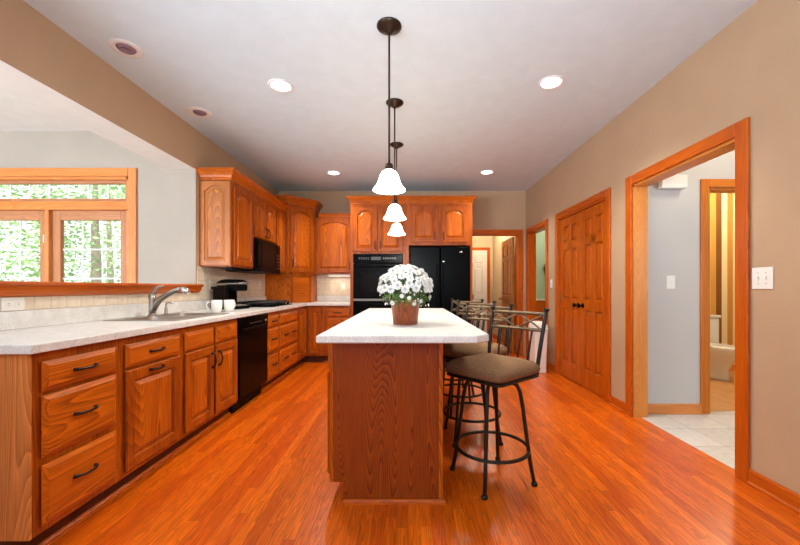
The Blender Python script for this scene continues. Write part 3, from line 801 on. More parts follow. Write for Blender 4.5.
# diagonal corner upper (taller)
CA, CB = (-1.83, 5.56), (-1.50, 5.89)
ZC1 = 2.435
r = thing('upper_cabinet', 'tall diagonal corner upper cabinet with one arched door', 'cabinet', (0, 0, 0), 0, gU)
poly = [(XL + .001, YB - .001), (XL + .001, CA[1]), CA, CB, (CB[0], YB - .001)]
MB().prism([(p[0], p[1]) for p in poly], 'z', Z0, ZC1).done('body', OAK_F, r)
dl = math.hypot(CB[0] - CA[0], CB[1] - CA[1])
o = door_front(dl - .06, ZC1 - Z0 - .06, .05, .055).done('door', [OAK_V, OAK_F], r, (CA[0] + .03 * .7071 + .0004, CA[1] + .03 * .7071 - .0004, Z0 + .02), (0, 0, R(45)))
pull(o, (.032, -.02, .13), True)
crown(r, [(XL + .001, CA[1]), CA, CB, (CB[0], YB - .001)], ZC1)
# appliance garage below it
GA, GB = (-1.80, 5.625), (-1.555, 5.87)
r = thing('appliance_garage', 'wooden corner appliance garage with roll-up front on the countertop', 'cabinet', (0, 0, 0), 0)
b = MB(); zg0, zg1 = .9155, 1.372
b.prism([(XL + .001, GA[1]), (GA[0], GA[1]), (GA[0] + .02, GA[1] + .02), (XL + .001, GA[1] + .02)], 'z', zg0, zg1)
b.done('side_panel', OAK_V, r); b = MB()
b.prism([(GB[0], GB[1]), (GB[0], YB - .01), (GB[0] - .02, YB - .01), (GB[0] - .02, GB[1] - .02)], 'z', zg0, zg1)
b.done('side_panel', OAK_V, r)
gl = math.hypot(GB[0] - GA[0], GB[1] - GA[1])
b = MB(); b.box(0, .035, 0, .02, zg0, zg1, bev=.002); b.box(gl - .035, gl, 0, .02, zg0, zg1, bev=.002); b.box(.035, gl - .035, 0, .02, zg1 - .04, zg1, bev=.002)
b.done('face_frame', OAK_V, r, (GA[0], GA[1], 0), (0, 0, R(45)))
b = MB()
for k in range(22):
    z = zg0 + .002 + k * .0186; b.box(.036, gl - .036, .006, .016, z, z + .0176, bev=.003)
b.done('tambour', OAK_H, r, (GA[0], GA[1], 0), (0, 0, R(45)))
# end wall upper
ux0, ux1 = CB[0] + .0025, -.884
w = ux1 - ux0; UY = 5.87
r = thing('upper_cabinet', 'wide single door upper cabinet over the under-cabinet light', 'cabinet', (ux0, UY, 0), 0, gU)
MB().box(0, w, 0, YB - UY - .001, Z0, Z1, bev=.0015).done('body', OAK_F, r)
fronts(r, [('arch', .03, w - .02, Z0 + .02, Z1 - .02, [(w - .075, .11, 1)])])
MB().sweep([(0.062, -.002), (w, -.002)], [(o * .35, Z1 + h * .5) for o, h in CROWN]).done('crown_molding', OAK_H, r)
r = thing('under_cabinet_light', 'white under-cabinet light fixture left of the wall oven', 'light', (-1.13, 6.02, 1.372))
MB().box(-.19, .19, -.05, .05, -.03, 0, bev=.006, seg=2).done('housing', WHITE, r)
MB().box(-.17, .17, -.04, .03, -.036, -.0305, bev=.002).done('lens', TUBE, r)
light('under_cabinet_lamp', 'AREA', (0, 0, -.045), 1.0, (0, 0, 0), (1, .86, .66), .3, .08, r)

# ------------------------------------------------------------------ tall oven / fridge cabinets
TY = 5.58; TX0, TXM, TX1 = -.882, -.022, .986; ZT = 2.43; TD = YB - TY - .001
r = thing('oven_cabinet', 'tall oak cabinet housing the black double wall oven', 'cabinet', (TX0, TY, 0), 0)
w = TXM - TX0 - G; ox0, ox1, oz0, oz1 = .049, w - .054, .40, 1.655
b = MB()
b.box(0, ox0 - .0, 0, TD, .11, ZT, bev=.0015); b.box(ox1, w, 0, TD, .11, ZT, bev=.0015); b.box(ox0, ox1, 0, TD, oz1, ZT); b.box(ox0, ox1, 0, TD, .11, oz0); b.box(0, w, TD - .01, TD, .11, ZT)
b.done('body', OAK_F, r)
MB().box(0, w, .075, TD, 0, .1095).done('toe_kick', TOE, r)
fronts(r, [('arch', .05, .416, 1.70, 2.385, [(.33, .10, 1)]), ('arch', .424, .80, 1.70, 2.385, [(.035, .10, 1)]), ('drawer', .06, w - .05, .14, .37)])
crown(r, [(0, TD), (0, -.002), (w, -.002)], ZT)
ov = thing('wall_oven', 'black built-in double wall oven in the tall oak cabinet', 'oven', (TX0, TY, 0), 0)
a, e = ox0 + .002, ox1 - .002
MB().box(a + .01, e - .01, .0, .55, oz0 + .003, oz1 - .003).done('case', BLACKM, ov)
b = MB(); b.box(a - .004, e + .004, -.03, -.0005, 1.525, 1.665, bev=.008, seg=2); cp = b.done('control_panel', BLACKG, ov)
b = MB(); b.box(.32, .47, -.0315, -.0298, 1.57, 1.62)
for k in range(5): b.box(.13 + k * .035, .152 + k * .035, -.0315, -.0298, 1.58, 1.612)
for k in range(6): b.box(.50 + k * .035, .522 + k * .035, -.0315, -.0298, 1.58, 1.612)
b.done('display', plain('oven_display', (52, 50, 48), .3), cp)
for (za, zb) in ((.985, 1.515), (.42, .945)):
    b = MB(); b.box(a - .002, e + .002, -.032, -.0005, za, zb, bev=.006, seg=2); dr = b.done('door', BLACKG, ov)
    MB().box(a + .11, e - .11, -.0335, -.0315, za + .1, zb - .14, bev=.001).done('glass', BLACKGLASS, dr)
    b = MB(); b.tube([(a + .04, -.07, zb - .045), (e - .04, -.07, zb - .045)], .011, 10)
    for x in (a + .06, e - .06): b.tube([(x, -.03, zb - .045), (x, -.07, zb - .045)], .009, 8)
    b.done('handle', BLACKM, dr)
MB().box(a, e, -.02, -.0005, .95, .98).done('vent_trim', GREYPL, ov)

r = thing('refrigerator_cabinet', 'oak cabinet with two arched doors built over the black refrigerator', 'cabinet', (TXM, TY, 0), 0)
w = TX1 - TXM; fz = 1.80
b = MB(); b.box(0, .035, 0, TD, 0, ZT, bev=.0015); b.box(w - .034, w, 0, TD, 0, ZT, bev=.0015); b.box(.035, w - .034, 0, TD, fz, ZT)
b.done('body', OAK_F, r)
fronts(r, [('arch', .075, .475, 1.845, 2.4, [(.355, .10, 1)]), ('arch', .53, .925, 1.845, 2.4, [(.035, .10, 1)])])
crown(r, [(0, -.002), (w, -.002), (w, TD)], ZT)
r = thing('refrigerator', 'black side-by-side refrigerator in the oak surround', 'refrigerator', (TXM + .057, TY, 0), 0)
w = .9
MB().box(.005, w - .005, .045, .58, .02, 1.765).done('case', BLACKM, r)
sx = .455
for a, e, hx in ((.0, sx - .004, sx - .045), (sx + .004, w, sx + .045)):
    d = MB().box(a, e, -.035, .0445, .10, 1.77, bev=.012, seg=3).done('door', BLACKG, r)
    b = MB(); b.tube([(hx, -.036, 1.53), (hx, -.075, 1.52), (hx, -.082, 1.46), (hx, -.082, .75), (hx, -.075, .69), (hx, -.036, .68)], .011, 10)
    b.done('handle', BLACKM, d)
    if a > .1:
        MB().lathe([(.03, 0), (.03, .003), (.024, .006)], seg=20, sy=.45).done('badge', CHROME, d, (e - .13, -.0355, 1.69), (R(90), 0, 0))
        MB().lathe([(.018, 0), (.016, .004)], seg=16, sy=.5).done('dispenser_badge', CHROME, d, (hx, -.082, 1.545), (R(90), 0, 0))
MB().box(.01, w - .01, .0, .044, .0, .095).done('base_grille', BLACKM, r)

# ------------------------------------------------------------------ microwave
r = thing('microwave', 'black over-the-range microwave under the short upper cabinet', 'microwave', (UX + .055, U1 + .004, 0), LR)
w = U2 - U1 - .008
MB().box(0, w, .02, .38, 1.345, 1.753, bev=.003).done('case', BLACKM, r)
d = MB().box(.0, w - .16, -.012, .0195, 1.36, 1.735, bev=.005, seg=2).done('door', BLACKG, r)
MB().box(.11, w - .22, -.0135, -.0115, 1.42, 1.67, bev=.001).done('glass', BLACKGLASS, d)
MB().tube([(.045, -.012, 1.40), (.045, -.04, 1.42), (.045, -.042, 1.55), (.045, -.04, 1.68), (.045, -.012, 1.70)], .009, 8).done('handle', BLACKM, d)
p = MB().box(w - .157, w, -.012, .0195, 1.36, 1.735, bev=.005, seg=2).done('control_panel', BLACKG, r)
b = MB()
for i in range(3):
    for k in range(5): b.box(w - .135 + i * .038, w - .108 + i * .038, -.0132, -.0115, 1.40 + k * .045, 1.425 + k * .045)
b.done('button_pad', plain('button_grey', (40, 40, 42), .4), p)
MB().box(.01, w - .01, -.012, .0195, 1.3455, 1.358).done('vent_grille', BLACKM, r)
# hood strip under the neighbouring cabinet
o = MB().box(-2.02, -1.93, 4.02, 4.385, 1.340, 1.3725, bev=.004).done('under_cabinet_light', BLACKM)
tag(o, 'dark slim fixture under the end upper cabinet above the coffee maker', 'light')

# ------------------------------------------------------------------ island
IX0, IX1, IY0, IY1 = -.418, .186, 1.948, 4.02
r = thing('kitchen_island', 'oak kitchen island cabinet with figured end panel', 'island', (0, 0, 0))
b = MB(); b.box(IX0 + .001, IX1, IY0 + .012, IY1, .11, .8765, bev=.0015); b.box(IX0 + .075, IX1, IY0 + .012, IY1, .0, .1095)
b.done('body', OAK_F, r)
b = MB(); b.prism([(IX0 + .02, .11), (IX0 + .02, .8765), (IX1 - .022, .8765), (IX1 - .022, .0), (IX0 + .075, .0), (IX0 + .075, .11)], 'y', IY0, IY0 + .0115)
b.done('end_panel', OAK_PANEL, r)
MB().box(IX1 - .0215, IX1 + .001, IY0 - .004, IY0 + .0115, .0, .8765, bev=.002).done('corner_trim', OAK_V, r)
MB().box(IX0, IX0 + .0195, IY0 - .002, IY0 + .0115, .11, .8765, bev=.002).done('corner_trim', OAK_V, r)
b = MB(); b.sweep([(IX1 + .002, IY1), (IX1 + .002, IY0 - .004), (IX0 + .074, IY0 - .004)][::-1] , [(0, 0), (.016, 0), (.014, .012), (.006, .02), (0, .021)])
b.done('shoe_molding', TRIM_X, r)
b = MB(); b.sweep([(IX0 + .0745, IY1), (IX0 + .0745, IY0 + .012)], [(0, 0), (.016, 0), (.014, .012), (.006, .02), (0, .021)]); b.done('shoe_molding', TRIM_Y, r)
for k in range(4):
    yy = IY0 + .03 + k * .515; ww = .49
    o = drawer_front(ww, .128).done('drawer', OAK_H, r, (IX0 + .0005, yy + ww, .707), (0, 0, R(-90)))
    o = door_front(ww, .55).done('door', [OAK_V, OAK_F], r, (IX0 + .0005, yy + ww, .14), (0, 0, R(-90)))
# island top: right front corner clipped
cx = [(-.445, 1.765), (.335, 1.765), (.405, 1.83), (.405, 4.16), (-.445, 4.16)]
def shrink(poly, d):
    n = len(poly); out = []
    for i in range(n):
        p0, p1, p2 = Vector(poly[i - 1]), Vector(poly[i]), Vector(poly[(i + 1) % n])
        d0 = (p1 - p0).normalized(); d1 = (p2 - p1).normalized(); nn = Vector((-d0.y, d0.x)) + Vector((-d1.y, d1.x)); nn /= nn.length_squared / 2
        out.append((p1.x + nn.x * d, p1.y + nn.y * d))
    return out
b = MB(); s = shrink(cx, .005)
b.loops([[(x, y, .877) for x, y in s], [(x, y, .882) for x, y in cx], [(x, y, .909) for x, y in cx], [(x, y, .913) for x, y in shrink(cx, .0018)], [(x, y, .915) for x, y in s]])
o = b.done('countertop', COUNTER)
tag(o, 'speckled off-white island countertop under the potted mums', 'countertop')

# ------------------------------------------------------------------ potted mum
pr = thing('potted_mum', 'potted white chrysanthemum in a copper-brown tapered pot on the island', 'potted plant', (-.017, 2.33, .9155))
b = MB(); b.lathe([(.076, 0), (.078, .004), (.093, .145), (.096, .147), (.096, .156), (.089, .156), (.086, .14)], seg=28, cap1=False); b.done('pot', POT, pr)
MB().lathe([(.0935, .144), (.0975, .147), (.0975, .157), (.0895, .157)], seg=28, cap0=False, cap1=False).done('rim', POTRIM, pr)
MB().lathe([(.086, .136), (.05, .139), (.001, .14)], seg=20, cap0=False).done('soil', SOIL, pr)
rnd = random.Random(3)
bm = MB()
C0 = Vector((0, 0, .20)); RX, RZ = .165, .165
def dome(th, ph, k=1): return Vector((RX * k * math.sin(th) * math.cos(ph), RX * k * math.sin(th) * math.sin(ph), .195 + RZ * k * math.cos(th)))
for i in range(900):
    th = math.acos(rnd.uniform(-.48, 1)); ph = rnd.uniform(0, 2 * math.pi); k = rnd.uniform(.62, .97)
    p = dome(th, ph, k)
    if p.z < .10: continue
    nrm = (p - C0).normalized(); t = nrm.orthogonal().normalized(); t = Matrix.Rotation(rnd.uniform(0, 6.28), 3, nrm) @ t
    t = (t + nrm * rnd.uniform(-.3, .5) + Vector((0, 0, -.2))).normalized(); w_ = t.cross(nrm).normalized(); l = rnd.uniform(.02, .034)
    v = [p, p + t * l * .5 + w_ * l * .32, p + t * l, p + t * l * .5 - w_ * l * .32]
    vs = [bm.bm.verts.new(q) for q in v]; bm.bm.faces.new(vs)
for i in range(14):
    a = 2 * math.pi * i / 14; bm.tube([(.02 * math.cos(a), .02 * math.sin(a), .138), (.07 * math.cos(a), .07 * math.sin(a), .22)], .003, 5)
fo = bm.done('foliage', LEAFM, pr)
def bloom_mesh(seed):
    g = random.Random(seed); b = MB()
    for ring, (n, rad, tilt) in enumerate(((11, .021, .15), (10, .018, .6), (7, .013, 1.05), (4, .008, 1.4))):
        for k in range(n):
            a = 2 * math.pi * (k + g.random() * .4) / n + ring * .4
            d = Vector((math.cos(a) * math.cos(tilt), math.sin(a) * math.cos(tilt), math.sin(tilt))); s = Vector((-math.sin(a), math.cos(a), 0))
            base = Vector((0, 0, .002 * ring)); w_ = .0048
            pts = [base - s * w_ * .5, base + s * w_ * .5, base + d * rad * .65 + s * w_ + Vector((0, 0, .001)), base + d * rad, base + d * rad * .65 - s * w_ + Vector((0, 0, .001))]
            b.bm.faces.new([b.bm.verts.new(q) for q in pts])
    return b
def place_bloom(src, p, sc, name='flower'):
    nrm = (p - C0).normalized(); q = nrm.to_track_quat('Z', 'Y')
    o = inst(name, src, pr, p, q.to_euler()) if src.name in COL.objects and src.get('used') else src
    src['used'] = 1
    o.location = p; o.rotation_euler = q.to_euler(); o.scale = (sc, sc, sc); return o
protos = [bloom_mesh(k).done('flower', PETAL, pr) for k in range(3)]
pts = []
tries = 0
while len(pts) < 100 and tries < 6000:
    tries += 1
    th = math.acos(rnd.uniform(.16, 1)); ph = rnd.uniform(0, 2 * math.pi)
    p = dome(th, ph, rnd.uniform(.97, 1.04))
    if all((p - q).length > .0285 for q in pts): pts.append(p)
low = []
tries = 0
while len(low) < 12 and tries < 3000:
    tries += 1
    th = math.acos(rnd.uniform(-.42, -.02)); ph = rnd.uniform(0, 2 * math.pi); p = dome(th, ph, 1.0)
    if all((p - q).length > .04 for q in low): low.append(p)
allp = pts[:88] + low
for i, p in enumerate(allp): place_bloom(protos[i % 3], p, rnd.uniform(1.25, 1.5) if i < len(allp) - 12 else rnd.uniform(.65, .9))
for p in pts[88:]: 
    pass
b = MB()
for i in range(46):
    th = math.acos(rnd.uniform(-.5, .2)); ph = rnd.uniform(0, 2 * math.pi); p = dome(th, ph, rnd.uniform(.95, 1.05))
    b.lathe([(.0005, -.005), (.0045, -.002), (.005, .002), (.0005, .006)], p, seg=7)
o = b.done('bud', PETAL, pr); o['kind'] = 'stuff'
for o in list(pr.children):
    if o.name.startswith('foliage'): o['kind'] = 'stuff'

# ------------------------------------------------------------------ bar stools
def stool(label, loc, base_rot, seat_rot):
    r = thing('bar_stool', label, 'bar stool', loc, 0, 'swivel bar stools along the island')
    # legs
    for k in range(4):
        a = R(45 + 90 * k) + base_rot; ca, sa = math.cos(a), math.sin(a)
        prof = [(.05, .585), (.10, .588), (.145, .572), (.163, .535), (.178, .45), (.20, .28), (.212, .19), (.225, .10), (.243, .012)]
        MB().tube([(q * ca, q * sa, z) for q, z in prof], .0115, 10).done('leg', STOOLM, r)
        leg = r.children[-1]
        MB().lathe([(.017, 0), (.018, .012), (.012, .02)], (.244 * ca, .244 * sa, 0), seg=12).done('foot_cap', STOOLM, leg)
    b = MB(); n = 40; rows = []
    for i in range(n + 1):
        a = 2 * math.pi * i / n
        rows.append([((.214 + .0105 * math.cos(t)) * math.cos(a), (.214 + .0105 * math.cos(t)) * math.sin(a), .19 + .0105 * math.sin(t)) for t in [2 * math.pi * j / 8 for j in range(8)]])
    b.loops(rows, cap0=False, cap1=False, smooth=True); b.done('foot_ring', STOOLM, r)
    MB().lathe([(.09, .588), (.09, .60), (.05, .601), (.05, .612)], seg=20).done('swivel_plate', STOOLM, r)
    # swivelling seat assembly: front is local -y
    q = (0, 0, seat_rot)
    hw = .205
    b = MB(); lp = []
    for ins, z in ((.006, .613), (0, .618), (0, .629), (.006, .633)):
        pts = []; h = hw - ins; rad = .04
        for cx_, cy_, st in ((h - rad, h - rad, 0), (-h + rad, h - rad, 90), (-h + rad, -h + rad, 180), (h - rad, -h + rad, 270)):
            for j in range(6):
                an = R(st + 18 * j); pts.append((cx_ + rad * math.cos(an), cy_ + rad * math.sin(an), z))
        lp.append(pts)
    b.loops(lp); b.done('seat_frame', STOOLM, r, (0, 0, 0), q)
    b = MB(); lp = []
    for ins, z in ((.012, .634), (.0, .645), (-.005, .664), (.002, .684), (.022, .702), (.06, .716), (.11, .724)):
        pts = []; h = hw + .006 - ins; rad = .05
        for cx_, cy_, st in ((h - rad, h - rad, 0), (-h + rad, h - rad, 90), (-h + rad, -h + rad, 180), (h - rad, -h + rad, 270)):
            for j in range(6):
                an = R(st + 18 * j); pts.append((cx_ + rad * math.cos(an), cy_ + rad * math.sin(an), z))
        lp.append(pts)
    b.loops(lp, smooth=True); b.done('cushion', FABRIC, r, (0, 0, 0), q)
    # back: reclined plane, slightly wider at the top
    def P(u, z, off=0):                     # u in -1..1
        t = max(0, (z - .62) / (1.01 - .62)); return (u * (.178 + .022 * t), hw - .004 + .075 * t ** 1.25 + off, z)
    for s in (-1, 1):
        b = MB(); zz = [.61, .68, .76, .85, .94, 1.005]
        b.tube([P(s, z) for z in zz], .0125, 10)
        b.tube([P(s, 1.003), P(s, 1.008), P(s, 1.016), P(s, 1.02)], [.0125, .018, .018, .008], 10)
        b.done('back_post', STOOLM, r, (0, 0, 0), q)
    for z in (.985, .885):
        b = MB(); b.tube([P(u, z, .012 * (1 - u * u)) for u in (-1, -.6, -.2, .2, .6, 1)], .0105, 8); b.done('back_rail', STOOLTOP, r, (0, 0, 0), q)
    b = MB()
    for ua, ub in ((-.95, 0), (0, .95)):
        for za, zb in ((.888, .982), (.982, .888)):
            b.tube([P(ua, za, .012 * (1 - ua * ua)), P((ua + ub) / 2, (za + zb) / 2, .01), P(ub, zb, .012 * (1 - ub * ub))], .006, 6)
    b.done('lattice', STOOLTOP, r, (0, 0, 0), q)
    for u in (-.6, -.2, .2, .6):
        b = MB(); b.tube([P(u, z, .012 * (1 - u * u) * (z - .62) / .27) for z in (.625, .7, .8, .885)], .0068, 6); b.done('spindle', STOOLM, r, (0, 0, 0), q)
    return r
stool('nearest bar stool, at the front corner of the island', (.508, 2.21, 0), R(23), R(-50))
stool('second bar stool from the front along the island', (.492, 2.82, 0), R(5), R(-40))
stool('third bar stool from the front along the island', (.495, 3.41, 0), R(15), R(-40))
stool('farthest bar stool, near the refrigerator end of the island', (.495, 4.0, 0), R(10), R(-42))

# ------------------------------------------------------------------ pendants
def pendant(label, x, y):
    r = thing('pendant_light', label, 'pendant light', (x, y, HC - .0005), 0, 'pendant lights over the island')
    MB().lathe([(.078, 0), (.078, -.008), (.066, -.016), (.062, -.02), (.03, -.032), (.02, -.045), (.012, -.05)], seg=28).done('canopy', BRONZE, r)
    zt = 1.884 - HC
    MB().tube([(0, 0, -.045), (0, 0, zt + .03)], .0065, 10).done('rod', BRONZE, r)
    MB().lathe([(.012, zt + .045), (.024, zt + .035), (.027, zt + .0), (.024, zt - .008)], seg=18).done('socket', BRONZE, r)
    prof = [(.027, 0), (.045, -.012), (.058, -.035), (.066, -.065), (.078, -.092), (.094, -.115), (.101, -.122), (.1015, -.126)]
    inner = [(q - .004, z + .001) for q, z in prof[::-1]]
    MB().lathe([(q, zt + z) for q, z in prof + inner], seg=32, cap0=False, cap1=False).done('lamp_shade', SHADE, r)
    MB().lathe([(.012, zt - .01), (.012, zt - .03), (.026, zt - .055), (.028, zt - .075), (.016, zt - .095), (.001, zt - .1)], seg=16).done('bulb', LENS, r)
    light('pendant_lamp', 'POINT', (0, 0, zt - .135), 11, color=(1, .94, .84), parent=r, radius=.04)
    return r
pendant('nearest pendant light with frosted bell shade over the island', -.118, 2.29)
pendant('middle pendant light of the row over the island', -.118, 3.235)
pendant('farthest pendant light over the far end of the island', -.13, 4.18)

# ------------------------------------------------------------------ recessed lights
def can(label, x, y, on=True):
    r = thing('recessed_light', label, 'ceiling light', (x, y, HC - .0005), 0, 'recessed ceiling lights')
    MB().lathe([(.1, 0), (.1, -.004), (.095, -.009), (.078, -.006), (.076, -.001)] if on else [(.1, 0), (.1, -.004), (.095, -.010), (.070, -.012), (.058, -.006)], seg=28, cap0=False, cap1=False).done('trim_ring', CANTRIM, r)
    if on:
        MB().lathe([(.077, -.001), (.06, -.003), (.001, -.004)], seg=24, cap0=False).done('lens', LENS, r)
        light('recessed_lamp', 'SPOT', (0, 0, -.02), 125 if y < 4 else 85, color=(1, .94, .84), parent=r, spot=(R(125), .7), radius=.07)
    else:
        b = MB(); b.lathe([(.058, -.006), (.05, -.016), (.038, -.018), (.03, -.012), (.001, -.010)], seg=24, cap0=False); b.done('eyeball', CANDARK, r)
can('lit recessed ceiling light on the near left, above the sink side', -1.035, 2.965)
can('lit recessed ceiling light on the near right, toward the cased opening', 1.145, 2.92)
can('lit recessed ceiling light at the far left near the corner cabinet', -1.06, 5.21)
can('lit recessed ceiling light at the far right above the passage doorway', 1.12, 5.18)
can('unlit recessed ceiling light nearest the header, closer to the camera', -1.93, 2.50, False)
can('unlit recessed ceiling light beside the header, the one farther back', -1.945, 3.41, False)

# ------------------------------------------------------------------ wall plates and small wall things
def plate(name, label, cat, loc, rotz, w, h, kind, group=None):
    r = thing(name, label, cat, loc, rotz, group)
    MB().box(-w / 2, w / 2, -.006, 0, -h / 2, h / 2, bev=.002).done('plate', WHITE, r)
    if kind == 'toggle2':
        for s in (-.023, .023):
            MB().box(s - .005, s + .005, -.014, -.0055, -.008, .012, bev=.001).done('toggle', WHITE, r)
            b = MB(); b.tube([(s, -.0055, .03), (s, -.007, .03)], .003, 8); b.tube([(s, -.0055, -.03), (s, -.007, -.03)], .003, 8); b.done('screw', GREYPL, r)
    elif kind == 'toggle':
        MB().box(-.005, .005, -.014, -.0055, -.008, .012, bev=.001).done('toggle', WHITE, r)
    elif kind == 'outlet':
        horiz = w > h
        for s in (-.024, .024):
            cxx, czz = (s, 0) if horiz else (0, s)
            MB().box(cxx - .015, cxx + .015, -.008, -.0055, czz - .014, czz + .014, bev=.003).done('socket', WHITE, r)
            b = MB()
            for t in (-.005, .005): b.box(cxx + t - .001, cxx + t + .001, -.0085, -.0075, czz - .004, czz + .005) if not horiz else b.box(cxx - .004, cxx + .005, -.0085, -.0075, czz + t - .001, czz + t + .001)
            b.done('slot', BLACKM, r)
    return r
plate('light_switch', 'white double toggle switch plate on the near right wall', 'light switch', (XR - .0005, 2.056, 1.20), R(-90), .122, .122, 'toggle2', 'light switches')
plate('light_switch', 'single white switch plate between the pantry and the far doorway', 'light switch', (XR - .0005, 5.085, 1.207), R(-90), .072, .117, 'toggle', 'light switches')
plate('light_switch', 'single white switch plate on the grey side hall wall', 'light switch', (2.395, 3.3295, 1.197), 0, .08, .12, 'toggle', 'light switches')
plate('outlet', 'white outlet mounted sideways below the ledge at the counter end', 'outlet', (XL + .0085, 2.022, 1.056), R(90), .122, .072, 'outlet', 'wall outlets')
po = plate('outlet', 'white outlet beside the coffee maker with a black plug', 'outlet', (XL + .0085, 4.05, 1.17), R(90), .072, .117, 'outlet', 'wall outlets')
plate('outlet', 'beige outlet on the tile behind the cooktop', 'outlet', (XL + .0085, 5.40, 1.19), R(90), .072, .117, 'outlet', 'wall outlets')
plate('outlet', 'outlet on the end wall tile under the under-cabinet light', 'outlet', (-1.10, YB - .0085, 1.165), 0, .072, .117, 'outlet', 'wall outlets')
cd = thing('power_cord', 'black plug and cord running from the outlet to the coffee maker', 'power cord', (0, 0, 0))
MB().box(XL + .0175, XL + .047, 4.037, 4.063, 1.132, 1.158, bev=.005).done('plug', BLACKM, cd)
MB().tube([(XL + .045, 4.05, 1.14), (XL + .06, 4.055, 1.10), (XL + .055, 4.07, 1.0), (XL + .05, 4.09, .935), (XL + .055, 4.10, .922)], .004, 6).done('cord', BLACKM, cd)
# door chime in the side hall
r = thing('door_chime', 'white boxy door chime high on the side hall wall', 'door chime', (2.385, 3.3295, 2.10))
MB().box(-.11, .11, -.012, 0, -.055, .055).done('backplate', GREYPL, r)
MB().box(-.115, .115, -.07, -.0125, -.06, .06, bev=.006, seg=2).done('cover', WHITE, r)

# ------------------------------------------------------------------ trash can
r = thing('trash_can', 'slim white lidded trash can beside the far right doorway', 'trash can', (1.80, 5.05, 0), 0)
b = MB()
def rrect(w, d, z, rad=.03):
    pts = []
    for cx_, cy_, st in ((w - rad, d - rad, 0), (-w + rad, d - rad, 90), (-w + rad, -d + rad, 180), (w - rad, -d + rad, 270)):
        for j in range(5):
            an = R(st + 22.5 * j); pts.append((cx_ + rad * math.cos(an), cy_ + rad * math.sin(an), z))
    return pts
b.loops([rrect(.075, .12, 0), rrect(.077, .122, .01), rrect(.09, .145, .54), rrect(.094, .15, .545), rrect(.094, .15, .56)], smooth=False); b.done('body', WHITE, r)
b = MB(); b.loops([rrect(.096, .152, .5605), rrect(.096, .152, .59), rrect(.085, .135, .65), rrect(.055, .09, .68), rrect(.04, .06, .685)], smooth=True); b.done('lid', WHITE, r)

# ------------------------------------------------------------------ toilet
t = thing('toilet', 'white toilet in the striped bathroom', 'toilet', (3.93, 5.045, 0), 0)
b = MB()
def ell(cy, rx, ry, z, n=24, sq=0): return [(rx * math.cos(2 * math.pi * k / n), cy + ry * math.sin(2 * math.pi * k / n), z) for k in range(n)]
b.loops([ell(-.36, .115, .20, 0), ell(-.36, .11, .19, .03), ell(-.37, .10, .17, .12), ell(-.40, .125, .19, .22), ell(-.43, .17, .24, .32), ell(-.44, .185, .265, .37), ell(-.44, .185, .265, .385), ell(-.44, .14, .21, .385), ell(-.43, .10, .15, .30)], smooth=True)
b.done('bowl', PORC, t)
b = MB(); b.loops([ell(-.445, .188, .268, .3865), ell(-.445, .192, .272, .393), ell(-.445, .19, .27, .403)], smooth=False); b.done('seat', PORC, t)
b = MB(); b.loops([ell(-.445, .188, .268, .4045), ell(-.445, .19, .27, .412), ell(-.445, .18, .26, .424), ell(-.445, .12, .2, .428)], smooth=True); b.done('lid', PORC, t)
b = MB(); b.box(-.22, .22, -.19, -.01, .39, .745, bev=.02, seg=3); b.box(-.12, .12, -.22, -.03, .25, .395, bev=.02, seg=2); tk = b.done('tank', PORC, t)
MB().box(-.232, .232, -.202, -.004, .746, .785, bev=.012, seg=3).done('tank_lid', PORC, t)
MB().tube([(-.15, -.19, .68), (-.15, -.205, .68), (-.10, -.21, .675)], .008, 8).done('flush_lever', CHROME, tk)

# wreath-like sprig on the green wall
b = MB(); g = random.Random(5)
for i in range(90):
    a = g.uniform(0, 6.28); q = g.uniform(.07, .13); p = Vector((2.80 + q * math.cos(a), 7.17 + g.uniform(-.03, .02), 1.50 + 1.25 * q * math.sin(a)))
    d = Vector((math.cos(a + g.uniform(.4, 1.4)), g.uniform(-.5, .1), math.sin(a + g.uniform(.4, 1.4)))).normalized(); s = d.orthogonal().normalized() * .009
    v = [p - s, p + d * .045 - s * .3, p + d * .06, p + d * .045 + s * .3, p + s]
    b.bm.faces.new([b.bm.verts.new(x) for x in v])
rows = []
for i in range(25):
    a = 2 * math.pi * i / 24
    rows.append([(2.80 + (.1 + .02 * math.cos(t_)) * math.cos(a), 7.175 + .02 * math.sin(t_), 1.5 + 1.25 * (.1 + .02 * math.cos(t_)) * math.sin(a)) for t_ in [2 * math.pi * j / 6 for j in range(6)]])
b.loops(rows, cap0=False, cap1=False)
tag(b.done('wreath', DARKGREEN), 'dark leafy wreath hung on the pale green wall', 'wreath')

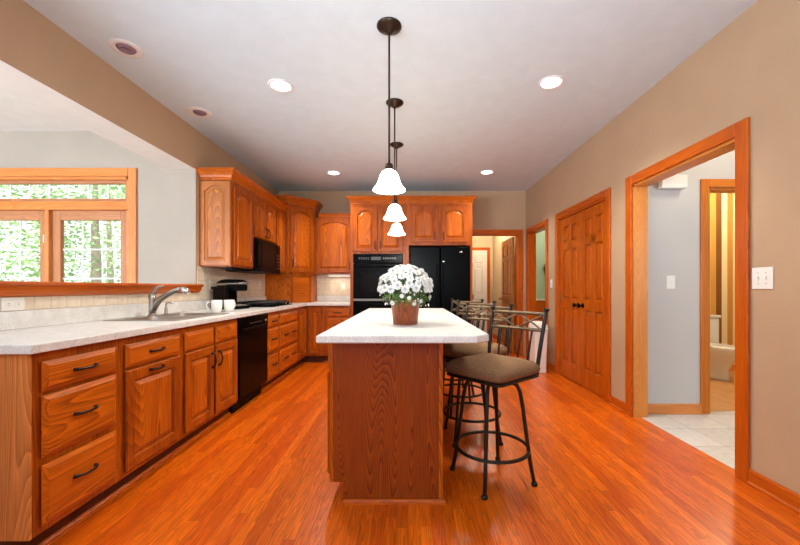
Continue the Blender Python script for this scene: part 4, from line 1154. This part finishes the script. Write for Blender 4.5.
# ------------------------------------------------------------------ lamps of the neighbouring rooms
def flush(label, x, y, z, power, color):
    r = thing('flush_ceiling_light', label, 'ceiling light', (x, y, z - .0005))
    MB().lathe([(.11, 0), (.11, -.012), (.10, -.016)], seg=24).done('base', BRONZE, r)
    MB().lathe([(.10, -.016), (.095, -.04), (.06, -.06), (.001, -.066)], seg=24, cap0=False).done('lamp_shade', SHADE, r)
    light('ceiling_lamp', 'POINT', (0, 0, -.12), power, color=color, parent=r, radius=.04)
flush('flush ceiling light of the side hall', 2.78, 2.72, HC - .06, 12, (1, .88, .72))
light('hall_fill_light', 'AREA', (4.0, -.45, 1.5), 66, (R(90), 0, R(12)), (.86, .95, 1.06), 1.6, 1.8)  # unseen fill added to brighten the hall wall, no window there
flush('flush ceiling light of the striped bathroom', 3.9, 4.3, HC - .06, 66, (1, .86, .64))
flush('flush ceiling light of the passage', 1.5, 7.6, HC - .1, 36, (1, .82, .6))
flush('flush ceiling light of the green room', 3.0, 6.3, HC - .06, 28, (1, .95, .85))

# ------------------------------------------------------------------ trees outside the window
def tree(label, x, y, h, cr, seed):
    g = random.Random(seed); r = thing('tree', label, 'tree', (x, y, -.5), 0, 'trees outside the window')
    MB().tube([(0, 0, 0), (.05, .02, h * .3), (-.03, .05, h * .6), (.02, 0, h * .9)], [.16, .12, .08, .03], 10).done('trunk', BARK, r)
    b = MB()
    for i in range(4200):
        th = math.acos(g.uniform(-1, 1)); ph = g.uniform(0, 6.28); k = g.uniform(.35, 1) ** .5
        p = Vector((cr * k * math.sin(th) * math.cos(ph), cr * k * math.sin(th) * math.sin(ph), h * .47 + h * .52 * k * math.cos(th)))
        p += Vector((math.sin(p.z * 3 + ph), math.cos(p.x * 4), math.sin(p.y * 3))) * .15
        d = Vector((g.uniform(-1, 1), g.uniform(-1, 1), g.uniform(-.8, .4))).normalized(); s = d.orthogonal().normalized(); l = g.uniform(.07, .15)
        v = [p, p + d * l * .5 + s * l * .3, p + d * l, p + d * l * .5 - s * l * .3]
        b.bm.faces.new([b.bm.verts.new(q) for q in v])
    b.done('foliage', TREEL, r)['kind'] = 'stuff'
tree('leafy tree outside, seen through the right window sash', -7.9, 9.2, 5.4, 1.6, 1)
tree('leafy tree outside, seen through the left window sash', -11.9, 10.2, 5.8, 1.9, 2)
tree('tree farther back outside the window, between the sashes', -12.3, 15.0, 7.4, 2.4, 3)
